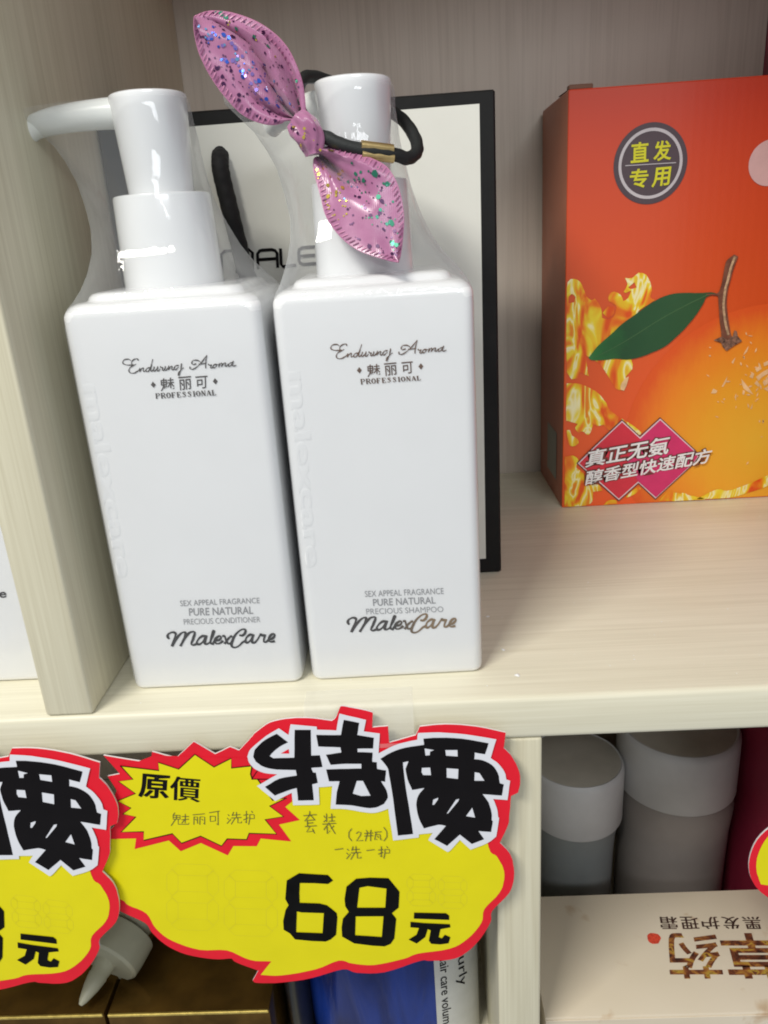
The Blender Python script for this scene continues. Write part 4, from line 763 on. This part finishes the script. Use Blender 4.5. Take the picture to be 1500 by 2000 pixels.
# ---------------------------------------------------------------- gift bag
gb = thing('gift_bag', 'ivory paper gift bag edged in black, standing behind the two pump bottles', 'gift bag', (-.0367, .110, 0))
bx0, bx1, bz = -.0825, .0828, .2150
mb = MB(); rbox(mb, bx0, bx1, 0, .058, .0003, bz, .0008, 1)
mb.build('body', BLACKCARD, gb, 30)
mb = MB(); flat(mb, [(-.0712, .0072), (.0752, .0082), (.0763, .2100), (-.0705, .2092)], [], FXZ(.0004)); mb.build('front_panel', IVORY, gb)
mb = MB()
def outline_letter(q, strokes):
    q = S(q)
    for k, s in enumerate(strokes):
        pts = []
        for u, t in s: pts.append(tuple((1-u)*(1-t)*q[0][i]+u*(1-t)*q[1][i]+u*t*q[2][i]+(1-u)*t*q[3][i] for i in (0, 1)))
        ribbon(mb, pts, .0013, (lambda k: (lambda a, b: (a, -.0008-k*5e-6, b)))(k))
outline_letter(D['bag_m'], [[(0, 1), (0, .15), (.12, 0), (.88, 0), (1, .15), (1, 1)], [(.5, 0), (.5, 1)]])
outline_letter(D['bag_a'], [[(0, 1), (0, .2), (.12, .03), (.25, 0), (.75, 0), (.9, .05), (1, .2), (1, 1)], [(0, .52), (1, .52)]])
outline_letter(D['bag_l'], [[(0, 0), (0, .85), (.12, 1), (1, 1)]])
outline_letter(D['bag_e'], [[(1, 0), (.2, 0), (.04, .1), (0, .25), (0, .75), (.04, .92), (.2, 1), (1, 1)], [(0, .5), (.8, .5)]])
outline_letter(D['bag_x'], [[(0, 0), (1, 1)], [(1, 0), (0, 1)]])
mb.build('lettering', INK, gb)
rp = S(D['rope']); pts = [(rp[0][0]-.0006, .002, rp[0][1]+.001), (rp[0][0], -.0035, rp[0][1]-.002)] + [(a, -.0058, b) for a, b in rp[1:]] + [(-.012, -.008, .136), (.000, -.0085, .131), (.012, -.008, .136)]
pts += [(-a, -.0058, b) for a, b in rp[1:][::-1]] + [(-rp[0][0], -.0035, rp[0][1]-.002), (-rp[0][0]+.0006, .002, rp[0][1]+.001)]
mb = MB(); tube(mb, crom(pts, 14), .0036, 16, groove=lambda i, th: .03*math.sin(3*th+i*1.1)+.03*math.sin(3*th-i*1.1)); mb.build('rope_handle', ROPE, gb, 60)

# ---------------------------------------------------------------- orange carton
def grad(name, stops, axis, a0, a1, rough=.4, coat=.25, nv=0.06):
    m, nt, b = new(name); v = coords(nt); s = N(nt, 'ShaderNodeSeparateXYZ'); nt.links.new(v, s.inputs[0])
    mr = N(nt, 'ShaderNodeMapRange'); mr.inputs[1].default_value = a0; mr.inputs[2].default_value = a1; nt.links.new(s.outputs[axis], mr.inputs[0])
    ns = noise(nt, v, 60, 3); ad = N(nt, 'ShaderNodeMath', operation='MULTIPLY_ADD'); nt.links.new(ns, ad.inputs[0]); ad.inputs[1].default_value = nv; nt.links.new(mr.outputs[0], ad.inputs[2])
    nt.links.new(ramp(nt, ad.outputs[0], stops), b.inputs['Base Color']); b.inputs['Roughness'].default_value = rough; b.inputs['Coat Weight'].default_value = coat; b.inputs['Coat Roughness'].default_value = .15
    return m
OFRONT = grad('orange_print', [(0, (.82, .10, .014)), (.5, (.68, .095, .014)), (1, (.56, .05, .018))], 2, 0, .225)
nt = OFRONT.node_tree; wv = N(nt, 'ShaderNodeTexWave'); wv.inputs['Scale'].default_value = 62; wv.inputs['Distortion'].default_value = 3.5; wv.bands_direction = 'X'
nt.links.new(coords(nt, (1, .2, .04)), wv.inputs['Vector']); bump(nt, nt.nodes['Principled BSDF'], wv.outputs['Fac'], .035, .0006)
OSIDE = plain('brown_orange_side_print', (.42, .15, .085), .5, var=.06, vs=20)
def fruit_mat():
    m, nt, b = new('fruit_print'); v = coords(nt, (1, 1, 1), (-.1146, 0, -.0353))
    ln = N(nt, 'ShaderNodeVectorMath', operation='LENGTH'); nt.links.new(v, ln.inputs[0])
    mr = N(nt, 'ShaderNodeMapRange'); mr.inputs[2].default_value = .083; nt.links.new(ln.outputs['Value'], mr.inputs[0])
    ns = noise(nt, coords(nt, (1, 1, .3)), 160, 5, .7); ad = N(nt, 'ShaderNodeMath', operation='MULTIPLY_ADD'); nt.links.new(ns, ad.inputs[0]); ad.inputs[1].default_value = .16; nt.links.new(mr.outputs[0], ad.inputs[2])
    nt.links.new(ramp(nt, ad.outputs[0], [(.12, (.80, .46, .035)), (.50, (.80, .37, .022)), (.78, (.80, .25, .016)), (1.0, (.71, .10, .014))]), b.inputs['Base Color']); b.inputs['Roughness'].default_value = .4; return m
def splash_mat():
    m, nt, b = new('juice_splash_print'); v = coords(nt, (1, 1, .45), rot=(0, .5, 0))
    f = noise(nt, v, 62, 2, .45, 2.2)
    nt.links.new(ramp(nt, f, [(.33, (.70, .085, .008)), (.41, (.78, .22, .01)), (.46, (.76, .44, .012)), (.52, (.78, .64, .03)), (.57, (.84, .82, .50)), (.61, (.76, .58, .03)), (.67, (.74, .22, .012))]), b.inputs['Base Color']); b.inputs['Roughness'].default_value = .4; return m
FRUIT, SPL = fruit_mat(), splash_mat()
LEAFM = grad('leaf_print', [(0, (.10, .30, .10)), (.35, (.015, .16, .03)), (.6, (.01, .07, .02)), (1, (.02, .09, .03))], 0, .012, .080, nv=.5)
STEM = plain('stem_print', (.17, .065, .035), .5, var=.35, vs=300)
CAL = plain('calyx_print', (.20, .11, .07), .5, var=.9, vs=500)
BADGE = plain('badge_print', (.075, .055, .065), .5); SILV = plain('badge_ring_print', (.52, .50, .52), .5); LEM = plain('lemon_print', (.62, .62, .02), .5)
CIRC = plain('pale_pink_print', (.62, .40, .38), .5); PALE = plain('pale_print', (.78, .52, .26), .5, var=.2); SLR = plain('slogan_red_print', (.62, .03, .055), .45); SLP = plain('slogan_pink_print', (.60, .03, .14), .45)
SLW = plain('slogan_white_print', (.78, .80, .80), .45); SLB = plain('slogan_brown_print', (.14, .04, .03), .45); SLO = plain('slogan_rim_print', (.80, .62, .66), .45); BROWNE = plain('kraft_edge', (.16, .075, .045), .7)
oc = thing('orange_carton', 'orange cardboard carton printed with a tangerine, leaf and juice splash, at the back right', 'carton', (.0936, .1992, 0))
W_, H_, Dp = .1280, .2253, .0750
mb = MB()
r = .0009
# front, side, back faces with softly rounded corners; the top is closed slightly below the rim
ring = lambda z, i=0: rrect(W_/2-i, Dp/2-i, r, z, W_/2, Dp/2, 3)
loft(mb, [ring(.0002), ring(H_-.0006), ring(H_, .0004)], True, True)
body = mb.build('carton_body', [OFRONT, OSIDE], oc, 30)
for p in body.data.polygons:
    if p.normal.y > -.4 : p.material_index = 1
mb = MB(); rbox(mb, .0003, .0125, .0002, .0055, H_-.0002, H_+.0022, .0004, 1); mb.add([(.0003, .0056, H_+.0004), (.0125, .0056, H_+.0004), (.0118, .032, H_+.0012), (.0008, .032, H_+.0012)], [(0, 1, 2, 3)]); mb.build('tuck_flap', BROWNE, oc, 30)
mb = MB(); mb.add([(-.0003, .018, .012), (-.0003, .048, .012), (-.0003, .048, .042), (-.0003, .018, .042)], [(0, 3, 2, 1)]); mb.build('side_sticker', plain('grey_green_print', (.28, .29, .24), .5), oc)
def clip(p): return [(min(max(a, .0004), W_-.0008), min(max(b, .0006), H_-.002)) for a, b in p]
def pr(name, polys, m, off, holes=()):
    mb = MB()
    for q in polys: flat(mb, clip(S(q)), [clip(S(h)) for h in holes], FXZ(off))
    return mb.build(name, m, oc)
(fx, fz), (gx, gz) = S(D['fruit']); fr_ = math.hypot(gx-fx, gz-fz)
cp = [(fx+fr_*1.02*math.cos(a), fz+fr_*1.0*math.sin(a)) for a in (2*math.pi*i/90 for i in range(90))]
mb = MB(); flat(mb, clip(cp), [], FXZ(.0002)); mb.build('tangerine_print', FRUIT, oc)
pr('splash_print', [D['splash1']], SPL, .0003, D['splash1h'][:3]); pr('splash_print', [D['splash2']], SPL, .0004); pr('splash_print', D['splash3'], SPL, .0005)
pr('white_chip_print', [D['white_chip']], PALE, .0006); pr('glint_print', D['hl'], PALE, .0004)
lf = pr('leaf_print', [D['leaf']], LEAFM, .0007)
mb = MB(); ribbon(mb, S(D['rib']), lambda f: .0003+.0004*f, FXZ(.0009)); o = mb.build('midrib_print', plain('leaf_rib_print', (.05, .14, .05), .5), lf)
stp = pr('stem_print', [D['stem']], STEM, .0008)
mb = MB(); ribbon(mb, S(D['stem_l']), .0013, FXZ(.0010)); mb.build('stem_highlight', plain('stem_light_print', (.44, .30, .17), .5, var=.55, vs=420), stp)
pr('pore_print', D['pores'], PALE, .0005)
pr('calyx_print', [D['calyx']], CAL, .001)
bb = S(D['box_badge']); bc = bb[0]
def disc(mb, c, r0, r1, off, n=64):
    o_ = [(c[0]+r1*math.cos(2*math.pi*i/n), c[1]+r1*1.03*math.sin(2*math.pi*i/n)) for i in range(n)]
    flat(mb, o_, [[(c[0]+r0*math.cos(2*math.pi*i/n), c[1]+r0*1.03*math.sin(2*math.pi*i/n)) for i in range(n)]] if r0 else [], FXZ(off))
mb = MB(); disc(mb, bc, 0, .0190, .0003); bd = mb.build('badge', BADGE, oc)
mb = MB(); disc(mb, bc, .0150, .0165, .0005); mb.build('badge_ring', SILV, bd)
mb = MB()
for ch, q in zip('直发专用', D['badge_cn']): quad_text(mb, ch, S(q), FXZ(.0006), .022)
mb.build('badge_characters', LEM, bd)
mb = MB(); ribbon(mb, S(D['badge_line']), .0004, FXZ(.0006)); mb.build('badge_rule', SILV, bd)
cc = S(D['circle']); mb = MB(); disc(mb, cc[0], 0, abs(cc[1][0]-cc[0][0]), .0003); mb.build('pale_disc_print', CIRC, oc)
sl = pr('slogan_rim', [D['slog_out']], SLB, .0008)
for n_, k_, m_, o_ in (('slogan_border', 'slog_white', SLO, .001), ('slogan_red', 'slog_in', SLR, .0012), ('slogan_pink', 'slog_r', SLP, .0014)):
    mb = MB(); flat(mb, clip(S(D[k_])), [], FXZ(o_)); mb.build(n_, m_, sl)
for n_, m_, o_, bo in (('slogan_outline', SLB, .0016, .085), ('slogan_characters', SLW, .0019, .018)):
    mb = MB()
    for s_, k_ in (('真正无氨', 't1'), ('醇香型快速配方', 't2')):
        q = S(D[k_])
        if bo > .05:
            g = .0007; q = [(q[0][0]-g, q[0][1]+g), (q[1][0]+g, q[1][1]+g), (q[2][0]+g, q[2][1]-g), (q[3][0]-g, q[3][1]-g)]
        quad_text(mb, s_, q, FXZ(o_), bo)
    mb.build(n_, m_, sl)

# ---------------------------------------------------------------- price tags
def make_tag():
    t = thing('price_tag', 'x', 'price tag', (-.02, -.0045, -.07), 0, 'special offer price tags on the shelf edge')
    th = .0007
    mb = MB(); flat(mb, S(D['card']), [], FXZ(0), 0, 0, FXZ(-th), 1); flat(mb, S(D['card'])[::-1], [], FXZ(-th), 1); mb.build('card', [TRED, TEDGE], t)
    def sheet(name, polys, m, off, holes=None, par=None):
        mb = MB()
        for p in polys: flat(mb, S(p), [S(h) for h in (holes or [])], FXZ(off))
        return mb.build(name, m, par or t)
    sheet('speech_bubble', [D['yellow']], TYEL, .00008)
    for g_ in range(4):
        mb = MB()
        for q in D['guide'][g_*7:g_*7+7]: ribbon(mb, S(q), .00022, FXZ(.00012))
        mb.build('guide_digit', TGUIDE, t)
    sheet('starburst_border', [D['burst_red']], TRED, .00016)
    st = sheet('starburst', [D['burst']], TYEL, .00026)
    mb = MB(); q = S(D['burst']); ribbon(mb, q+[q[0]], .00045, FXZ(.00034)); w_ = S(D['wedge']); ribbon(mb, w_+[w_[0]], .0004, FXZ(.00042)); mb.build('starburst_outline', INK, st)
    sheet('red_wedge', [D['wedge']], TRED, .00036, par=st)
    mb = MB()
    for d_ in (-.00022, .00022):
        for ch, k_ in (('原', 'q_yuan'), ('價', 'q_jia')): quad_text(mb, ch, [(p[0]+d_, p[1]) for p in S(D[k_])], FXZ(.00036+d_*.02), .014 if ch == '原' else .002)
    mb.build('original_price_characters', INK, st)
    wt = sheet('title_outline', [D['white']], TWHI, .00046)
    sheet('red_wedge', [D['tri']], TRED, .00056, par=wt)
    mb = MB()
    flat(mb, S(D['te1']), [], FXZ(.00056)); flat(mb, S(D['te2']), [S(h) for h in D['te2h']], FXZ(.00056)); flat(mb, S(D['jia']), [S(h) for h in D['jiah']], FXZ(.00056))
    mb.build('title_characters', INK, wt)
    mb = MB(); flat(mb, S(D['six']), [S(h) for h in D['sixh']], FXZ(.0003)); mb.build('price_digit', MARK, t)
    mb = MB(); flat(mb, S(D['eight']), [S(h) for h in D['eighth']], FXZ(.0003)); mb.build('price_digit', MARK, t)
    sheet('currency_character', [D['yuan1'], D['yuan2']], MARK, .0003)
    mb = MB()
    for i, s in enumerate(D['hand']): ribbon(mb, S(s), .00034, (lambda k: (lambda a, b: (a, -.0004-k*1e-6, b)))(i % 9))
    mb.build('handwriting', PEN, t)
    return t
tag = make_tag(); tag['label'] = 'yellow and red special offer price tag reading 68, fully in view in the middle'
tl = copy_tree(tag); tl['label'] = 'yellow and red price tag cut off by the left frame edge, overlapping the middle one'
a_ = math.radians(6.5); tl.rotation_euler = (0, a_, 0); tl.scale = (1.03,)*3
tl.location = (-.02-.15892, -.0072, -.07+.00113)
tr_ = copy_tree(tag); tr_['label'] = 'price tag of which only a red and yellow sliver shows at the right frame edge'
tr_.location = (-.02+.2618, -.0045, -.075)
CLR, nt, b = new('clear_tape'); b.inputs['Alpha'].default_value = .16; b.inputs['Roughness'].default_value = .12; b.inputs['Base Color'].default_value = (.85, .85, .82, 1)
nt.links.new(ramp(nt, noise(nt, coords(nt), 300, 2), [(.3, (.8, .8, .76)), (.7, (.9, .9, .88))]), b.inputs['Base Color'])
mb = MB(); x0, x1 = -.0405, .0
pf = [(.010, .00035), (.004, .0004), (.0006, .00035), (-.0003, -.0004), (-.0006, -.0022), (-.0040, -.0060), (-.0046, -.016)]
mb.add([(x, y+.0045, z+.07) for x in (x0+.02, x1+.02) for y, z in pf], [(i, i+1, len(pf)+i+1, len(pf)+i) for i in range(len(pf)-1)]); mb.build('clear_tape', CLR, tag, 60)

# ---------------------------------------------------------------- lower right bay: cream carton, two jars
CREAM, nt, b = new('cream_speckled_card')
f = noise(nt, coords(nt), 55, 3, .5, .5); f2 = noise(nt, coords(nt), 16, 2)
mx = N(nt, 'ShaderNodeMixRGB', blend_type='MULTIPLY'); mx.inputs[0].default_value = 1
nt.links.new(ramp(nt, f, [(.64, (1, 1, 1)), (.72, (.82, .72, .62)), (.80, (.66, .52, .42))]), mx.inputs[1]); nt.links.new(ramp(nt, f2, [(.3, (.66, .57, .43)), (.7, (.71, .62, .49))]), mx.inputs[2])
nt.links.new(mx.outputs[0], b.inputs['Base Color']); b.inputs['Roughness'].default_value = .45
BRN, nt, b = new('brown_brush_print')
nt.links.new(ramp(nt, noise(nt, coords(nt, (1, 1.6, 1)), 140, 3, .6, .6), [(.34, (.045, .016, .010)), (.47, (.16, .045, .018)), (.55, (.36, .15, .03)), (.62, (.46, .30, .04)), (.68, (.14, .04, .02))]), b.inputs['Base Color'])
cc_ = thing('cream_carton', 'cream speckled carton lying flat with upside down brown characters, lower right bay', 'carton', (.0515, .012, -.1800))
mb = MB(); rbox(mb, .0003, .150, 0, .0690, -.0645, 0, .0006, 2); mb.build('carton_body', CREAM, cc_, 30)
mb = MB(); rbox(mb, .0006, .1495, -.0006, -.0001, -.060, -.0012, .0001, 1); mb.build('front_flap', CREAM, cc_, 30)
mb = MB()
for k_, ch in enumerate('黑发护理霜'):
    q = S(D['cr_small']); L_ = lambda p, r_, f: tuple(p[i]+(r_[i]-p[i])*f for i in (0, 1)); f0, f1 = k_*.205, k_*.205+.17
    for d_ in (-.00016, .00016): quad_text(mb, ch, [(p[0]+d_, p[1]) for p in (L_(q[0], q[1], f0), L_(q[0], q[1], f1), L_(q[3], q[2], f1), L_(q[3], q[2], f0))], FXY(.0002+d_*.04), .0)
mb.build('small_characters', plain('dark_brown_print', (.05, .022, .016), .5, var=.3), cc_)
mb = MB(); quad_text(mb, '药', S(D['cr_yao']), FXY(.0002), .012); quad_text(mb, '草', S(D['cr_cao']), FXY(.0002), .022); mb.build('large_characters', BRN, cc_)
mb = MB(); flat(mb, S(D['cr_seal']), [], FXY(.0002)); mb.build('red_seal', plain('seal_print', (.60, .06, .03), .5, var=.3, vs=900), cc_)
JCAP = plain('jar_cap_plastic', (.50, .495, .49), .5, var=.03); JTOP = plain('shaded_jar_cap_top', (.42, .39, .33), .35, var=.05); JBODY = plain('jar_body_plastic', (.24, .255, .25), .45, var=.03)  # cap tops get a darker brown: their shade is painted into the colour
def jar(loc, rc, rb, zt, zs, label, jb):
    t = thing('capped_jar', label, 'jar', loc, 0, 'capped jars behind the cream carton')
    mb = MB(); lathe(mb, [(rb*.93, .0002), (rb, .004), (rb*1.0, zs*.45), (rb*1.02, zs*.72), (rb*1.06, zs-.010), (rc*.95, zs-.0005)], cap1=True); mb.build('body', jb, t, 40)
    mb = MB(); lathe(mb, [(rc*.985, zs), (rc, zs+.0008), (rc, zt-.0045), (rc*.992, zt-.0025), (rc*.97, zt-.0008), (rc*.945, zt), (rc*.92, zt-.0003)], cap0=True, cap1=True); cp_ = mb.build('screw_cap', JCAP, t, 40)
    mb = MB(); lathe(mb, [(rc*.915, zt-.0003), (rc*.90, zt-.0001), (rc*.3, zt+.0001)], n=48); mb.build('shaded_cap_disc', JTOP, cp_, 40)
    return t
jar((.0888, .1265, -.2448), .0272, .0226, .1190, .0830, 'smaller pale capped jar beside the lower wooden upright', JBODY)
jar((.1484, .1335, -.2448), .0335, .0312, .1350, .0970, 'larger pale capped jar nearer the magenta panel', plain('brown_grey_body', (.25, .225, .21), .45, var=.03))

mc = thing('magenta_carton', 'dark magenta carton standing at the right end of the lower bay, behind the larger jar', 'carton', (.1832, .0860, -.2448))
mb = MB(); rbox(mb, 0, .0396, 0, .170, .0002, .2235, .0006, 2); mb.build('carton_body', plain('magenta_card', (.22, .012, .036), .5, var=.06), mc, 30)
mb = MB(); rbox(mb, .0006, .0390, -.0004, .0000, .185, .2230, .0001, 1); mb.build('tuck_flap', plain('magenta_card_flap', (.20, .011, .033), .5, var=.06), mc, 30)

# ---------------------------------------------------------------- lower left bay: gold cartons, nozzle bottle, blue tube
GOLD = plain('gold_foil_card', (.20, .11, .026), .22, metal=.85, var=.55, vs=28, bmp=.25, bs=45); GEDGE = plain('gold_edge', (.80, .58, .16), .25, metal=.9, var=.3, vs=300)
def gold(x0, x1, y0, y1, zt, label):
    t = thing('gold_carton', label, 'carton', (x0, y0, -.2448), 0, 'gold cartons under the shelf')
    h_ = zt+.2448; w_ = x1-x0; d_ = y1-y0
    mb = MB(); rbox(mb, 0, w_, 0, d_, .0002, h_, .0006, 2); mb.build('carton_body', GOLD, t, 30)
    mb = MB(); rbox(mb, .0004, w_-.0004, -.0009, .0004, h_-.0012, h_+.0004, .0003, 1); mb.build('lid_edge', GEDGE, t, 30)
gold(-.1552, -.0770, .020, .110, -.1800, 'gold foil carton below the middle price tag')
gold(-.2450, -.1568, .020, .110, -.1796, 'gold foil carton below the left price tag')
BEI = plain('beige_plastic', (.38, .365, .26), .45, var=.04)
nb = thing('nozzle_bottle', 'beige applicator bottle with a pointed nozzle lying on the gold cartons', 'bottle', (-.1560, .050, -.1650))
mb = MB(); lathe(mb, [(.0205, -.004), (.0212, -.0034), (.0214, .008), (.0208, .0150), (.0190, .0166)], n=40); nc = mb.build('screw_cap', BEI, nb, 35)
mb = MB(); lathe(mb, [(.0068, .0165), (.0064, .020), (.0058, .024), (.0062, .0252), (.0050, .032), (.0026, .040), (.0012, .0425)], n=32); mb.build('nozzle', BEI, nc, 35)
mb = MB(); lathe(mb, [(.0130, -.075), (.0150, -.074), (.0155, -.06), (.0155, -.012), (.0140, -.003), (.0130, -.0001)], n=40); mb.build('body', BEI, nb, 35)
dirv = Vector((-.30, -.86, -.22)).normalized(); nb.scale = (.78,)*3; nb.rotation_euler = Vector((0, 0, 1)).rotation_difference(dirv).to_euler()
BLUE, nt, b = new('blue_pouch_plastic')
f = noise(nt, coords(nt, (1, 1, .25)), 60, 3, .5, .5); nt.links.new(ramp(nt, f, [(.35, (.002, .010, .08)), (.65, (.007, .032, .22))]), b.inputs['Base Color']); b.inputs['Roughness'].default_value = .3; b.inputs['Specular IOR Level'].default_value = .25; bump(nt, b, f, .5, .004)
GREYW = plain('grey_white_label', (.50, .51, .50), .45, var=.05)
kp = thing('dark_gap_filler', 'black pouch shape added to darken the gap between the gold carton and blue tube', 'filler', (-.0700, .070, -.2448))  # made-up black shape, added to darken the open gap beside the gold carton
mb = MB(); loft(mb, [[(.0068*k*math.cos(2*math.pi*i/32), .034*k*math.sin(2*math.pi*i/32), z) for i in range(32)] for z, k in ((.0002, .9), (.01, 1), (.04, 1.02), (.08, .98), (.10, .9))]); mb.build('body', plain('gap_filler_black', (.010, .011, .014), .35, var=.2, bmp=.4, bs=120), kp, 60)
mb = MB(); rbox(mb, -.0030, .0030, -.0300, .0300, .0995, .1120, .0006, 1); mb.build('filler_top', plain('filler_top_black', (.014, .014, .016), .4, var=.2, bmp=.4, bs=700), kp, 30)
bt = thing('blue_tube', 'blue plastic squeeze tube with a grey white label strip standing behind the middle price tag', 'tube', (-.0200, .058, -.2448))
def ell(a, k=1.0, z=0): 
    return (.0445*k*math.copysign(abs(math.cos(a))**.9, math.cos(a)), .018*k*math.sin(a), z)
mb = MB(); n = 64
loft(mb, [[ell(2*math.pi*i/n, k, z) for i in range(n)] for z, k in ((.0002, .93), (.003, .99), (.02, 1), (.06, 1), (.10, 1.0), (.13, .98), (.15, .97))]); mb.build('body', BLUE, bt, 60)
mb = MB(); a0, a1 = -1.10, -.06; m_ = 14
loft(mb, [[ell(a0+(a1-a0)*i/m_, 1.012, z) for i in range(m_+1)] for z in (.004, .02, .06, .10, .145)], False, False, closed=False); lb = mb.build('label_strip', GREYW, bt, 60)
mb = MB()
def on_label(s, aa, ab, z0, z1, bold):
    vs, fs = text_geo(s, bold); x0 = min(v[0] for v in vs); x1 = max(v[0] for v in vs); y0 = min(v[1] for v in vs); y1 = max(v[1] for v in vs)
    mb.add([ell(aa+(ab-aa)*(y-y0)/(y1-y0), 1.022, z1+(z0-z1)*(x-x0)/(x1-x0)) for x, y in vs], fs)
on_label('Hair care volume', -1.03, -.90, .018, .070, .005); on_label('Curly', -.80, -.58, .044, .073, 0)
mb.build('lettering', INK, lb)

# ---------------------------------------------------------------- lint and dust lying on the shelf board
mb = MB(); rnd = random.Random(11)
spots = [(.0375, .0345, .0011), (.0405, .0150, .0013), (.0345, .0640, .0009)] + [(rnd.uniform(-.115, .20), rnd.uniform(.004, .19), rnd.uniform(.00015, .00045)) for _ in range(90)]
for x, y, r in spots:
    n_ = 6; a0 = rnd.random()*6
    ring_ = [(x+r*math.cos(a0+6.283*k/n_)*rnd.uniform(.4, 1.2), y+r*math.sin(a0+6.283*k/n_)*rnd.uniform(.4, 1.2), .00012) for k in range(n_)]
    mb.add(ring_+[(x, y, .0002+r*.35)], [(k, (k+1) % n_, n_) for k in range(n_)])
o = mb.build('dust', plain('grey_white_lint', (.80, .80, .78), .9, var=.05)); o['kind'] = 'stuff'; o['label'] = 'white lint and dust specks lying on the pale shelf board'; o['category'] = 'dust'
